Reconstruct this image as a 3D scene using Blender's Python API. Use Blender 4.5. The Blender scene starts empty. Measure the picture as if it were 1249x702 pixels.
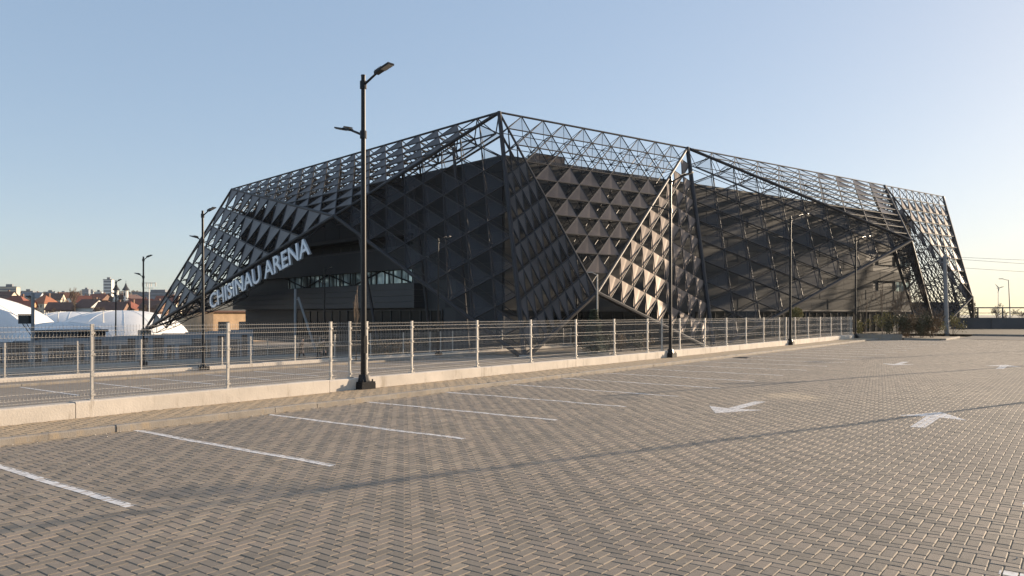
import bpy, bmesh, math, random
import numpy as np
from mathutils import Vector, Matrix, Euler
R = math.radians
random.seed(7); rng = np.random.default_rng(7)
SC = bpy.context.scene
COL = SC.collection
EYE = 1.88
TH = R(36.95)
DX, DY = math.sin(TH), math.cos(TH)      # along the near fence
NX, NY = math.cos(TH), -math.sin(TH)     # across the lot, to the right
def W(p, t, z=0.0): return Vector((NX*p+DX*t, NY*p+DY*t, z))

# ------------------------------------------------------------------ materials
def newmat(name):
    m = bpy.data.materials.new(name); m.use_nodes = True
    nt = m.node_tree; b = nt.nodes['Principled BSDF']
    return m, nt, b
def N(nt, kind, **kw):
    n = nt.nodes.new(kind)
    for k, v in kw.items(): setattr(n, k, v)
    return n
def mat(name, c, rough=0.7, metal=0.0, var=0.15, scale=3.0, spec=0.5, bump=0.0, bscale=40.0, detail=6, c2=None):
    m, nt, b = newmat(name); L = nt.links.new
    b.inputs['Roughness'].default_value = rough
    b.inputs['Metallic'].default_value = metal
    b.inputs['Specular IOR Level'].default_value = spec
    tc = N(nt, 'ShaderNodeTexCoord')
    nz = N(nt, 'ShaderNodeTexNoise'); nz.inputs['Scale'].default_value = scale; nz.inputs['Detail'].default_value = detail
    nz.inputs['Roughness'].default_value = 0.62
    L(tc.outputs['Object'], nz.inputs['Vector'])
    r = N(nt, 'ShaderNodeValToRGB')
    r.color_ramp.elements[0].position = 0.3; r.color_ramp.elements[1].position = 0.72
    lo = [x*(1-var) for x in c]; hi = [min(1, x*(1+var)) for x in c] if c2 is None else c2
    r.color_ramp.elements[0].color = (*lo, 1); r.color_ramp.elements[1].color = (*hi, 1)
    L(nz.outputs['Fac'], r.inputs['Fac']); L(r.outputs['Color'], b.inputs['Base Color'])
    if bump:
        n2 = N(nt, 'ShaderNodeTexNoise'); n2.inputs['Scale'].default_value = bscale; n2.inputs['Detail'].default_value = 4
        L(tc.outputs['Object'], n2.inputs['Vector'])
        bp = N(nt, 'ShaderNodeBump'); bp.inputs['Strength'].default_value = bump; bp.inputs['Distance'].default_value = 0.02
        L(n2.outputs['Fac'], bp.inputs['Height']); L(bp.outputs['Normal'], b.inputs['Normal'])
    return m
MT = {}
MT['sand'] = mat('joint_sand', (0.36, 0.27, 0.175), 0.95, var=0.25, scale=6, bump=0.4, bscale=90)
MT['kerb'] = mat('kerb_concrete', (0.27, 0.24, 0.205), 0.9, var=0.22, scale=2.5, bump=0.3, bscale=60)
MT['wallc'] = mat('pale_concrete', (0.56, 0.50, 0.43), 0.9, var=0.14, scale=1.2, bump=0.25, bscale=35)
def stain(m, lo, hi, c):
    nt = m.node_tree; b = nt.nodes['Principled BSDF']; L = nt.links.new
    src = b.inputs['Base Color'].links[0].from_socket
    tc = N(nt, 'ShaderNodeTexCoord'); mp = N(nt, 'ShaderNodeMapping'); mp.inputs['Scale'].default_value = (1.6, 1.6, .35)
    n = N(nt, 'ShaderNodeTexNoise'); n.inputs['Scale'].default_value = 2.2; n.inputs['Detail'].default_value = 9; n.inputs['Roughness'].default_value = .72
    L(tc.outputs['Object'], mp.inputs['Vector']); L(mp.outputs[0], n.inputs['Vector'])
    r = N(nt, 'ShaderNodeMapRange'); r.interpolation_type = 'SMOOTHSTEP'; r.inputs['From Min'].default_value = lo; r.inputs['From Max'].default_value = hi; r.inputs['To Max'].default_value = .75
    L(n.outputs['Fac'], r.inputs['Value'])
    x = N(nt, 'ShaderNodeMix', data_type='RGBA'); L(r.outputs[0], x.inputs[0]); L(src, x.inputs[6]); x.inputs[7].default_value = (*c, 1); L(x.outputs[2], b.inputs['Base Color'])
stain(MT['wallc'], .52, .72, (.30, .25, .19)); stain(MT['kerb'], .48, .68, (.36, .28, .19))
MT['galv'] = mat('galvanised_steel', (0.46, 0.425, 0.38), 0.5, 0.25, var=0.12, scale=14)
MT['wire'] = mat('galvanised_wire', (0.52, 0.48, 0.43), 0.55, 0.2, var=0.1, scale=9)
MT['black'] = mat('black_pole_paint', (0.010, 0.010, 0.012), 0.36, 0.0, var=0.3, scale=3, spec=0.28)
MT['lens'] = mat('lamp_lens', (0.32, 0.30, 0.27), 0.3, 0.0, var=0.1)
MT['steel'] = mat('lattice_steel', (0.030, 0.027, 0.028), 0.6, 0.3, var=0.2, scale=0.8)
MT['panel'] = mat('folded_cladding', (0.112, 0.088, 0.074), 0.42, 0.88, var=0.25, scale=0.5, c2=(0.150, 0.119, 0.100))
MT['slab'] = mat('plaza_concrete', (0.25, 0.225, 0.20), 0.9, var=0.2, scale=0.25)
MT['asphalt'] = mat('asphalt', (0.06, 0.056, 0.054), 0.9, var=0.25, scale=0.8, bump=0.3)
MT['grass'] = mat('winter_grass', (0.085, 0.075, 0.036), 0.95, var=0.4, scale=0.35, c2=(0.16, 0.125, 0.07))
MT['dgrass'] = mat('dark_verge', (0.022, 0.020, 0.011), 0.95, var=0.5, scale=0.8, c2=(0.05, 0.04, 0.022), bump=.8, bscale=8)  # verge colour, far darker than the winter grass
MT['soil'] = mat('bare_soil', (0.16, 0.12, 0.08), 0.95, var=0.35, scale=0.8)
MT['paint'] = None
MT['dome'] = mat('white_membrane', (0.80, 0.78, 0.75), 0.55, var=0.04, scale=0.6)
MT['hall'] = mat('anthracite_cladding', (0.034, 0.036, 0.040), 0.55, 0.2, var=0.18, scale=0.3)
MT['hallbox'] = mat('charcoal_cladding', (0.040, 0.043, 0.048), 0.5, 0.2, var=0.12, scale=0.4)
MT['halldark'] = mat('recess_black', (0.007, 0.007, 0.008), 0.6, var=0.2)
MT['concrete'] = mat('footing_concrete', (0.30, 0.28, 0.25), 0.9, var=0.15, scale=1.0)
MT['upole'] = mat('weathered_concrete_pole', (0.27, 0.27, 0.27), 0.85, var=0.15, scale=2)
MT['letter'] = mat('brushed_letter_metal', (0.72, 0.76, 0.82), 0.35, 0.2, var=0.05, scale=2)
MT['bark'] = mat('bark', (0.13, 0.095, 0.07), 0.9, var=0.3, scale=6)
MT['twig'] = mat('twigs', (0.15, 0.11, 0.078), 0.9, var=0.3, scale=4)
MT['needle'] = mat('spruce_needles', (0.10, 0.12, 0.07), 0.8, var=0.35, scale=3)
MT['leafy'] = mat('yellow_green_leaves', (0.20, 0.17, 0.05), 0.75, var=0.4, scale=5, c2=(0.36, 0.29, 0.09))
MT['leafd'] = mat('dark_hedge_leaves', (0.06, 0.062, 0.028), 0.75, var=0.4, scale=5, c2=(0.13, 0.11, 0.055))
MT['leafb'] = mat('dry_brown_leaves', (0.20, 0.13, 0.065), 0.8, var=0.4, scale=5)
MT['rooft'] = mat('red_roof_tiles', (0.24, 0.075, 0.045), 0.8, var=0.25, scale=1.2)
MT['roofo'] = mat('orange_roof_tiles', (0.32, 0.12, 0.06), 0.8, var=0.2, scale=1.2)
MT['roofb'] = mat('brown_roof_tiles', (0.12, 0.06, 0.045), 0.8, var=0.25, scale=1.2)
MT['roofg'] = mat('grey_roof_sheets', (0.16, 0.17, 0.19), 0.6, var=0.15, scale=0.8)
MT['cream'] = mat('cream_render', (0.56, 0.50, 0.40), 0.9, var=0.08, scale=0.6)
MT['white'] = mat('white_render', (0.70, 0.68, 0.64), 0.9, var=0.06, scale=0.6)
MT['ochre'] = mat('ochre_render', (0.46, 0.29, 0.15), 0.9, var=0.12, scale=0.6)
MT['brick'] = mat('brown_brick', (0.22, 0.13, 0.09), 0.9, var=0.2, scale=1.5)
MT['greyb'] = mat('grey_panel_building', (0.24, 0.26, 0.29), 0.85, var=0.12, scale=0.3)
MT['bluewall'] = mat('blue_grey_sheet', (0.27, 0.285, 0.305), 0.6, var=0.12, scale=0.5)
MT['poster'] = mat('brown_hoarding_panel', (0.10, 0.075, 0.062), 0.6, var=0.5, scale=0.9, c2=(0.15, 0.10, 0.075))
MT['darkwall'] = mat('dark_grey_wall', (0.075, 0.075, 0.08), 0.85, var=0.2, scale=0.3)
MT['skin'] = mat('skin', (0.5, 0.32, 0.24), 0.6, var=0.05)
MT['coat'] = mat('dark_coat_cloth', (0.028, 0.018, 0.017), 0.9, var=0.2)
MT['jean'] = mat('black_trousers_cloth', (0.014, 0.014, 0.018), 0.9, var=0.2)
MT['olive'] = mat('olive_jacket_cloth', (0.05, 0.046, 0.028), 0.9, var=0.2)
MT['hair'] = mat('dark_hair', (0.02, 0.012, 0.01), 0.6, var=0.2)
MT['copper'] = mat('conductor', (0.03, 0.03, 0.032), 0.6, var=0.1)
MT['cream2'] = mat('sunlit_beige_render', (0.52, 0.36, 0.22), 0.9, var=0.25, scale=0.5)

def glassmat(name, tint, rough=0.05, var=0.5, sc=(0.5, 0.5, 0.5), sp=1.0, me_=.35):
    m, nt, b = newmat(name); L = nt.links.new
    b.inputs['Roughness'].default_value = rough
    b.inputs['Specular IOR Level'].default_value = sp
    b.inputs['Metallic'].default_value = me_
    tc = N(nt, 'ShaderNodeTexCoord'); mp = N(nt, 'ShaderNodeMapping'); mp.inputs['Scale'].default_value = sc
    nz = N(nt, 'ShaderNodeTexNoise'); nz.inputs['Scale'].default_value = 1.0; nz.inputs['Detail'].default_value = 3
    L(tc.outputs['Object'], mp.inputs['Vector']); L(mp.outputs['Vector'], nz.inputs['Vector'])
    r = N(nt, 'ShaderNodeValToRGB'); r.color_ramp.elements[0].position = .4; r.color_ramp.elements[1].position = .6
    r.color_ramp.elements[0].color = (*[x*(1-var) for x in tint], 1); r.color_ramp.elements[1].color = (*tint, 1)
    L(nz.outputs['Fac'], r.inputs['Fac']); L(r.outputs['Color'], b.inputs['Base Color'])
    return m
MT['teal'] = glassmat('teal_reflection_glass', (0.60, 0.74, 0.74), 0.08, 0.8, (0.9, 0.9, 0.25))  # bright teal reflection put into the glass colour, in soft patches
MT['dglass'] = glassmat('dark_lobby_glass', (0.006, 0.008, 0.008), 0.3, 0.4, sp=.12, me_=0.)
MT['pane'] = glassmat('house_window_glass', (0.05, 0.06, 0.075), 0.1, 0.4)

def paver_material(geo):
    m, nt, b = newmat('paver_blocks' if geo else 'paver_sheet'); L = nt.links.new
    b.inputs['Roughness'].default_value = 0.82; b.inputs['Specular IOR Level'].default_value = 0.35
    tc = N(nt, 'ShaderNodeTexCoord'); P = tc.outputs['Object']
    ramp = N(nt, 'ShaderNodeValToRGB'); e = ramp.color_ramp.elements
    e[0].position = 0.0; e[0].color = (0.195, 0.164, 0.128, 1); e[1].position = 1.0; e[1].color = (0.345, 0.284, 0.212, 1)
    x = e.new(0.5); x.color = (0.268, 0.222, 0.172, 1)
    x = e.new(0.9); x.color = (0.31, 0.245, 0.188, 1)
    if geo:
        g = N(nt, 'ShaderNodeNewGeometry'); L(g.outputs['Random Per Island'], ramp.inputs['Fac'])
    else:
        v = N(nt, 'ShaderNodeTexVoronoi'); v.inputs['Scale'].default_value = 7.0; L(P, v.inputs['Vector'])
        L(v.outputs['Color'], ramp.inputs['Fac'])
    def noise(scale, detail=5, rough=.6):
        n = N(nt, 'ShaderNodeTexNoise'); n.inputs['Scale'].default_value = scale; n.inputs['Detail'].default_value = detail
        n.inputs['Roughness'].default_value = rough; L(P, n.inputs['Vector']); return n.outputs['Fac']
    def rng_(fac, a, b_, lo=0., hi=1.):
        r = N(nt, 'ShaderNodeMapRange'); r.interpolation_type = 'SMOOTHSTEP'
        for i, v in zip(('From Min', 'From Max', 'To Min', 'To Max'), (a, b_, lo, hi)): r.inputs[i].default_value = v
        L(fac, r.inputs['Value']); return r.outputs['Result']
    def mix(fac, a, c, blend='MIX'):
        x = N(nt, 'ShaderNodeMix', data_type='RGBA', blend_type=blend)
        if isinstance(fac, float): x.inputs[0].default_value = fac
        else: L(fac, x.inputs[0])
        L(a, x.inputs[6])
        if isinstance(c, tuple): x.inputs[7].default_value = c
        else: L(c, x.inputs[7])
        return x.outputs[2]
    def math_(op, a, b_):
        x = N(nt, 'ShaderNodeMath', operation=op)
        for i, v in enumerate((a, b_)):
            if isinstance(v, float): x.inputs[i].default_value = v
            else: L(v, x.inputs[i])
        return x.outputs[0]
    col = ramp.outputs['Color']
    # broad tonal drift, tyre dirt, sand swept over the blocks
    col = mix(rng_(noise(0.22, 4), 0.3, 0.7, 0.0, 0.45), col, (0.195, 0.164, 0.132, 1))
    col = mix(rng_(noise(28, 3), 0.45, 0.75, 0, 0.35), col, (0.36, 0.305, 0.245, 1))
    sand = math_('MULTIPLY', rng_(noise(0.55, 6, .7), 0.57, 0.73), rng_(noise(9, 4, .7), 0.42, 0.62))
    col = mix(math_('MULTIPLY', sand, 0.75), col, (0.46, 0.36, 0.25, 1))
    # two places where sand was spilled
    for (px, py, rad, st) in ((6.4, 17.6, .75, .8), (12.2, 14.0, 0.8, .7), (2.2, 25.5, .8, .4)):
        vd = N(nt, 'ShaderNodeVectorMath', operation='DISTANCE'); L(P, vd.inputs[0]); vd.inputs[1].default_value = (px, py, 0)
        d = math_('ADD', vd.outputs['Value'], math_('MULTIPLY', noise(1.6, 5, .7), 2.2))
        f = math_('MULTIPLY', rng_(d, rad+1.45, rad+.55), rng_(noise(7, 4, .7), .3, .6, st*.35, st))
        col = mix(f, col, (0.48, 0.375, 0.255, 1))
    vd = N(nt, 'ShaderNodeVectorMath', operation='DOT_PRODUCT'); L(P, vd.inputs[0]); vd.inputs[1].default_value = (NX, NY, 0)
    d = math_('ADD', vd.outputs['Value'], math_('MULTIPLY', noise(1.3, 5, .7), -.5))
    f = math_('MULTIPLY', rng_(d, -12.35, -12.72), rng_(noise(6, 4, .7), .25, .6, .35, .9))
    if geo: col = mix(f, col, (0.44, 0.33, 0.21, 1))
    spots = math_('MULTIPLY', rng_(noise(3.3, 2), .70, .76), .55)
    col = mix(spots, col, (0.07, 0.06, 0.052, 1))
    L(col, b.inputs['Base Color'])
    bn = N(nt, 'ShaderNodeTexNoise'); bn.inputs['Scale'].default_value = 120; bn.inputs['Detail'].default_value = 3; L(P, bn.inputs['Vector'])
    bp = N(nt, 'ShaderNodeBump'); bp.inputs['Strength'].default_value = 0.35; bp.inputs['Distance'].default_value = 0.004
    L(bn.outputs['Fac'], bp.inputs['Height']); L(bp.outputs['Normal'], b.inputs['Normal'])
    return m
MT['paver'] = paver_material(True); MT['paver2'] = paver_material(False)
def paint_material():
    m, nt, b = newmat('road_paint'); L = nt.links.new
    b.inputs['Roughness'].default_value = 0.65
    tc = N(nt, 'ShaderNodeTexCoord')
    n = N(nt, 'ShaderNodeTexNoise'); n.inputs['Scale'].default_value = 9; n.inputs['Detail'].default_value = 8; n.inputs['Roughness'].default_value = .7
    L(tc.outputs['Object'], n.inputs['Vector'])
    r = N(nt, 'ShaderNodeValToRGB'); e = r.color_ramp.elements
    e[0].position = .30; e[0].color = (.36, .31, .27, 1); e[1].position = .52; e[1].color = (.78, .74, .70, 1)
    L(n.outputs['Fac'], r.inputs['Fac']); L(r.outputs['Color'], b.inputs['Base Color'])
    return m
MT['paint'] = paint_material()

# ------------------------------------------------------------------ mesh building
class MB:
    def __init__(s): s.v = []; s.f = []; s.mi = []
    def quad(s, pts, mi=0):
        b = len(s.v); s.v += [tuple(p) for p in pts]; s.f.append(tuple(range(b, b+len(pts)))); s.mi.append(mi)
    def box(s, c, size, mi=0, rot=0.0, m=None):
        cx, cy, cz = c; sx, sy, sz = [k/2 for k in size]; b = len(s.v)
        ca, sa = math.cos(rot), math.sin(rot)
        for x in (-sx, sx):
            for y in (-sy, sy):
                for z in (-sz, sz):
                    p = Vector((x*ca-y*sa, x*sa+y*ca, z))
                    if m is not None: p = m @ p
                    s.v.append((cx+p.x, cy+p.y, cz+p.z))
        for f in ((0,1,3,2),(4,6,7,5),(0,4,5,1),(2,3,7,6),(0,2,6,4),(1,5,7,3)):
            s.f.append(tuple(b+i for i in f)); s.mi.append(mi)
    def box2(s, lo, hi, mi=0):
        s.box([(a+b)/2 for a, b in zip(lo, hi)], [b-a for a, b in zip(lo, hi)], mi)
    def tube(s, a, b, r0, r1=None, n=5, mi=0, cap=True):
        a = Vector(a); b = Vector(b); d = b-a
        if d.length < 1e-5: return
        r1 = r0 if r1 is None else r1
        d.normalize(); up = Vector((0, 0, 1)) if abs(d.z) < .95 else Vector((1, 0, 0))
        x = d.cross(up).normalized(); y = x.cross(d); o = len(s.v)
        for k in range(n):
            q = 2*math.pi*(k+.5)/n; w = x*math.cos(q)+y*math.sin(q)
            s.v.append(tuple(a+w*r0)); s.v.append(tuple(b+w*r1))
        for k in range(n):
            k2 = (k+1) % n
            s.f.append((o+2*k, o+2*k2, o+2*k2+1, o+2*k+1)); s.mi.append(mi)
        if cap:
            s.f.append(tuple(o+2*k for k in reversed(range(n)))); s.mi.append(mi)
            s.f.append(tuple(o+2*k+1 for k in range(n))); s.mi.append(mi)
    def poly(s, pts, r, n=5, mi=0):
        for a, b in zip(pts[:-1], pts[1:]): s.tube(a, b, r, r, n, mi, cap=False)
    def prism(s, outline, y0, y1, axis='y', mi=0):
        # outline in (u, z) extruded along the other horizontal axis
        n = len(outline); o = len(s.v)
        for yy in (y0, y1):
            for (u, z) in outline:
                s.v.append((u, yy, z) if axis == 'y' else (yy, u, z))
        s.f.append(tuple(range(o, o+n))); s.mi.append(mi)
        s.f.append(tuple(reversed(range(o+n, o+2*n)))); s.mi.append(mi)
        for k in range(n):
            k2 = (k+1) % n
            s.f.append((o+k, o+n+k, o+n+k2, o+k2)); s.mi.append(mi)
    def build(s, name, mats, parent=None, origin=(0, 0, 0), smooth=False, loc=None):
        me = bpy.data.meshes.new(name)
        ox, oy, oz = origin
        me.from_pydata([(x-ox, y-oy, z-oz) for x, y, z in s.v], [], s.f)
        if not isinstance(mats, (list, tuple)): mats = [mats]
        for m in mats: me.materials.append(m)
        if len(mats) > 1: me.polygons.foreach_set('material_index', s.mi)
        if smooth: me.polygons.foreach_set('use_smooth', [True]*len(s.f))
        bm = bmesh.new(); bm.from_mesh(me); bmesh.ops.recalc_face_normals(bm, faces=bm.faces); bm.to_mesh(me); bm.free()
        me.update()
        o = bpy.data.objects.new(name, me); COL.objects.link(o)
        if parent: o.parent = parent
        elif loc is None: o.location = origin
        if loc is not None: o.location = loc
        return o
def empty(name, loc, rz=0.0):
    o = bpy.data.objects.new(name, None); o.location = loc; o.rotation_euler = (0, 0, rz)
    o.empty_display_size = .3; COL.objects.link(o); return o
def tag(o, label=None, cat=None, group=None, kind=None):
    if label: o['label'] = label
    if cat: o['category'] = cat
    if group: o['group'] = group
    if kind: o['kind'] = kind
    return o
def copy_tree(o, parent=None):
    c = o.copy(); COL.objects.link(c)
    if parent: c.parent = parent
    for ch in list(o.children): copy_tree(ch, c)
    return c
def structure(o): o['kind'] = 'structure'; return o

# ------------------------------------------------------------------ camera, sky, sun
cam = bpy.data.cameras.new('camera'); co = bpy.data.objects.new('camera', cam); COL.objects.link(co)
co.location = (0, 0, EYE); co.rotation_euler = (R(90), 0, 0)
cam.sensor_width = 36; cam.lens = 934/1249*36; cam.shift_y = 32/1249; cam.clip_end = 6000; cam.clip_start = .1
SC.camera = co
HAZE = 0.00009
GAM, SAT = 0.35, 1.6
SUN_EL, SUN_AZ = R(11.2), R(58)           # azimuth to the right of straight ahead
w = bpy.data.worlds.new('World'); SC.world = w; w.use_nodes = True
nt = w.node_tree; bg = nt.nodes['Background']
sky = nt.nodes.new('ShaderNodeTexSky'); sky.sky_type = 'NISHITA'; sky.sun_disc = False
sky.sun_elevation = SUN_EL; sky.sun_rotation = SUN_AZ
sky.altitude = 100; sky.air_density = 0.8; sky.dust_density = 0.8; sky.ozone_density = 0.5
gm = nt.nodes.new('ShaderNodeGamma'); gm.inputs[1].default_value = GAM
hs = nt.nodes.new('ShaderNodeHueSaturation'); hs.inputs['Saturation'].default_value = SAT
nt.links.new(sky.outputs[0], gm.inputs[0]); nt.links.new(gm.outputs[0], hs.inputs['Color']); tn = nt.nodes.new('ShaderNodeMix'); tn.data_type = 'RGBA'; tn.blend_type = 'MULTIPLY'; tn.inputs[0].default_value = 1.0; tn.inputs[7].default_value = (.91, .985, 1.11, 1)
nt.links.new(hs.outputs[0], tn.inputs[6]); nt.links.new(tn.outputs[2], bg.inputs[0])
bg.inputs[1].default_value = 0.15
sl = bpy.data.lights.new('sun', 'SUN'); sl.energy = 3.55; sl.angle = R(.45); sl.color = (1.0, .80, .58)
so = bpy.data.objects.new('sun', sl); COL.objects.link(so)
sd = Vector((math.sin(SUN_AZ)*math.cos(SUN_EL), math.cos(SUN_AZ)*math.cos(SUN_EL), math.sin(SUN_EL)))
so.rotation_euler = sd.to_track_quat('Z', 'Y').to_euler(); so.location = (60, 30, 40)
SC.view_settings.view_transform = 'Standard'; SC.view_settings.look = 'None'
SC.view_settings.exposure = 1.5; SC.view_settings.gamma = 1.0
SC.view_settings.use_curve_mapping = False
SC.render.engine = 'CYCLES'; SC.cycles.max_bounces = 5; SC.cycles.diffuse_bounces = 2; SC.cycles.glossy_bounces = 3
SC.cycles.use_adaptive_sampling = True

# ------------------------------------------------------------------ ground
def lerp(a, b, x): return a+(b-a)*max(0, min(1, x))
def sstep(a, b, x):
    x = max(0, min(1, (x-a)/(b-a))); return x*x*(3-2*x)
def base_z(p, t):
    if p > -14.5: z = -0.06
    elif p > -33.9: z = lerp(-0.86, -0.95, (-14.5-p)/19.4)
    elif p > -53.6: z = lerp(-1.25, -1.98, (-34-p)/19.5)
    else: z = lerp(-2.05, -3.0, (-53.8-p)/70)
    k = sstep(55, 66, t)*(sstep(-60, -30, p))
    zr = lerp(-1.1, -0.22, (t-58)/32)
    if p > -14.5: zr = -0.06
    return z*(1-k)+zr*k
def grid_sheet(ps, ts, zf, name, m):
    v = [tuple(W(p, t, zf(p, t))) for p in ps for t in ts]; nt_ = len(ts); f = []
    for i in range(len(ps)-1):
        for j in range(nt_-1):
            a = i*nt_+j; f.append((a, a+1, a+nt_+1, a+nt_))
    b = MB(); b.v = v; b.f = f; b.mi = [0]*len(f)
    return b.build(name, m)
ps = [-700, -300, -200, -140, -124, -110, -95, -80, -70, -60, -53.9, -53.5, -44, -34.0, -33.8, -28, -22, -18, -14.6, -14.3, 0, 20, 60, 120, 300, 900]
ts = [-300, -100, -40, -10, 10, 30, 45, 52, 55, 58, 61, 64, 67, 72, 78, 84, 90, 100, 120, 160, 250, 500, 1200]
structure(grid_sheet(ps, ts, base_z, 'ground', MT['soil']))
# one sheet out to the horizon, rising to the town on the left
def hill_z(x, y):
    r = x/max(y, 1)
    k = 1-sstep(-.30, .05, r)
    far = max(0, (y-130)/970)
    z = -3.3 + 30*k*min(far, 1.6)**1.3
    z += k*1.2*math.sin(x*.021+1)*math.sin(y*.017)*min(1, far*3)
    return z
b = MB(); xs = list(range(-1500, 1501, 50)); ys = [120, 150, 180, 220, 260, 300, 350, 400, 450, 500, 560, 620, 700, 800, 900, 1000, 1150, 1300, 1600, 2000, 3000, 4500]
for y in ys:
    for x in xs: b.v.append((x*max(1, y/900), y, hill_z(x*max(1, y/900), y)))
nx = len(xs)
for j in range(len(ys)-1):
    for i in range(nx-1):
        a = j*nx+i; b.f.append((a, a+1, a+nx+1, a+nx)); b.mi.append(0)
structure(b.build('hillside', MT['grass'], smooth=True))

# ------------------------------------------------------------------ near lot: real paving blocks
U = 0.1
def und(x, y):     # settled paving: very low swells
    return 0.005*np.sin(x*1.9+.7*np.sin(y*.8))*np.sin(y*1.3+1.1) + 0.006*np.sin(x*.55+y*.35+2) + 0.003*np.sin(x*3.7-y*2.9)
P0, P1, T0, T1 = -14.1, 9.0, -1.0, 66.0
gi, gj = np.meshgrid(np.arange(int(P0/U), int(P1/U)), np.arange(int(T0/U), int(T1/U)), indexing='ij')
gi = gi.ravel(); gj = gj.ravel(); k = (-gi-1-gj) % 4
hz = k == 1; vt = k == 3
bx = np.concatenate([gi[hz], gi[vt]])*U; by = np.concatenate([gj[hz], gj[vt]])*U
lx = np.concatenate([np.full(hz.sum(), 2*U), np.full(vt.sum(), U)]); ly = np.concatenate([np.full(hz.sum(), U), np.full(vt.sum(), 2*U)])
cxp = bx+lx/2; cyp = by+ly/2
wx = NX*cxp+DX*cyp; wy = NY*cxp+DY*cyp
island = (cxp < -8.3) & (cyp > 62.0)
keep = (wy > 2.6) & (np.abs(wx) < .76*wy+3.5) & ~island & ((bx > -12.43) | ((bx+lx < -12.585) & (bx > -14.05) & (cyp < 62)))
bx, by, lx, ly, cxp, cyp = [a[keep] for a in (bx, by, lx, ly, cxp, cyp)]
nb = len(bx)
tx = rng.normal(0, .0075, nb); ty = rng.normal(0, .0075, nb); tz = rng.normal(0, .0008, nb)
g, c, dz = .0028, .0062, .0072
verts = np.zeros((nb, 8, 3))
for q, (sx, sy) in enumerate(((0, 0), (1, 0), (1, 1), (0, 1))):
    for lvl, ins in ((0, g), (1, g+c)):
        X = bx+np.where(sx == 0, ins, lx-ins); Y = by+np.where(sy == 0, ins, ly-ins)
        Z = und(X, Y)+np.where(cxp < -12.5, .078, 0.)+tz+tx*(X-cxp)+ty*(Y-cyp) - (dz if lvl == 0 else 0)
        verts[:, lvl*4+q, 0] = NX*X+DX*Y; verts[:, lvl*4+q, 1] = NY*X+DY*Y; verts[:, lvl*4+q, 2] = Z
ft = np.array([[4,5,6,7],[0,1,5,4],[1,2,6,5],[2,3,7,6],[3,0,4,7]])
faces = (ft[None]+(np.arange(nb)*8)[:, None, None]).reshape(-1)
me = bpy.data.meshes.new('parking_lot'); me.vertices.add(nb*8); me.vertices.foreach_set('co', verts.reshape(-1))
me.loops.add(len(faces)); me.loops.foreach_set('vertex_index', faces)
npoly = nb*5; me.polygons.add(npoly); me.polygons.foreach_set('loop_start', np.arange(npoly)*4); me.polygons.foreach_set('loop_total', np.full(npoly, 4))
me.polygons.foreach_set('use_smooth', np.zeros(npoly, dtype=bool)); me.update(); me.validate(); me.materials.append(MT['paver'])
o = bpy.data.objects.new('parking_lot', me); COL.objects.link(o); structure(o)
sandps = list(np.arange(-12.57, 9.3, .25)); sandts = list(np.arange(-1, 66.3, .25))
structure(grid_sheet(sandps, sandts, lambda p, t: float(und(np.array(p), np.array(t)))-.0068, 'joint_sand', MT['sand']))

def clip(poly, inside_poly):
    # clip convex poly by convex CCW polygon (2-D)
    out = poly
    n = len(inside_poly)
    for i in range(n):
        a = inside_poly[i]; bb = inside_poly[(i+1) % n]; inp = out; out = []
        if not inp: break
        def side(q): return (bb[0]-a[0])*(q[1]-a[1])-(bb[1]-a[1])*(q[0]-a[0])
        for j in range(len(inp)):
            q = inp[j]; r_ = inp[(j+1) % len(inp)]; s1 = side(q); s2 = side(r_)
            if s1 >= 0: out.append(q)
            if (s1 >= 0) != (s2 >= 0):
                f = s1/(s1-s2); out.append((q[0]+(r_[0]-q[0])*f, q[1]+(r_[1]-q[1])*f))
    return out
def marking(name, polys, lift=.0012):
    b = MB()
    for poly in polys:
        A = sum(poly[i][0]*poly[(i+1) % len(poly)][1]-poly[(i+1) % len(poly)][0]*poly[i][1] for i in range(len(poly)))
        if A < 0: poly = poly[::-1]
        x0 = min(q[0] for q in poly); x1 = max(q[0] for q in poly); y0 = min(q[1] for q in poly); y1 = max(q[1] for q in poly)
        idx = np.nonzero((bx+lx > x0) & (bx < x1) & (by+ly > y0) & (by < y1))[0]
        for i in idx:
            i_ = g+c*.55
            rect = [(bx[i]+i_, by[i]+i_), (bx[i]+lx[i]-i_, by[i]+i_), (bx[i]+lx[i]-i_, by[i]+ly[i]-i_), (bx[i]+i_, by[i]+ly[i]-i_)]
            q = clip(rect, poly)
            if len(q) < 3: continue
            pts = []
            for (X, Y) in q:
                z = float(und(np.array(X), np.array(Y)))+tz[i]+tx[i]*(X-cxp[i])+ty[i]*(Y-cyp[i])+lift
                pts.append(W(X, Y, z))
            b.quad(pts)
    return structure(b.build(name, MT['paint']))
for kk in range(-1, 23):
    t = 6.27+2.51*kk; hw = .055
    marking('parking_line', [[(-12.35, t-hw), (-7.5, t-hw), (-7.5, t+hw), (-12.35, t+hw)]])
for kk in range(0, 4):
    t = 6.62+2.55*kk
    marking('parking_line', [[(-.52, t-.055), (4.4, t-.055), (4.4, t+.055), (-.52, t+.055)]])
def arrow(p, t, s):      # s=+1 points along +t
    L_, hw, sw = 2.5, .56, .11
    head = [(p-hw, t+s*(L_/2-1.05)), (p, t+s*L_/2), (p+hw, t+s*(L_/2-1.05)), (p, t+s*(L_/2-.88))]
    h1 = [(p-hw, t+s*(L_/2-1.05)), (p, t+s*L_/2), (p, t+s*(L_/2-.88))]
    h2 = [(p, t+s*L_/2), (p+hw, t+s*(L_/2-1.05)), (p, t+s*(L_/2-.88))]
    st = [(p-sw, t-s*L_/2), (p+sw, t-s*L_/2), (p+sw, t+s*(L_/2-.92)), (p-sw, t+s*(L_/2-.92))]
    marking('painted_arrow', [h1, h2, st])
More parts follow.
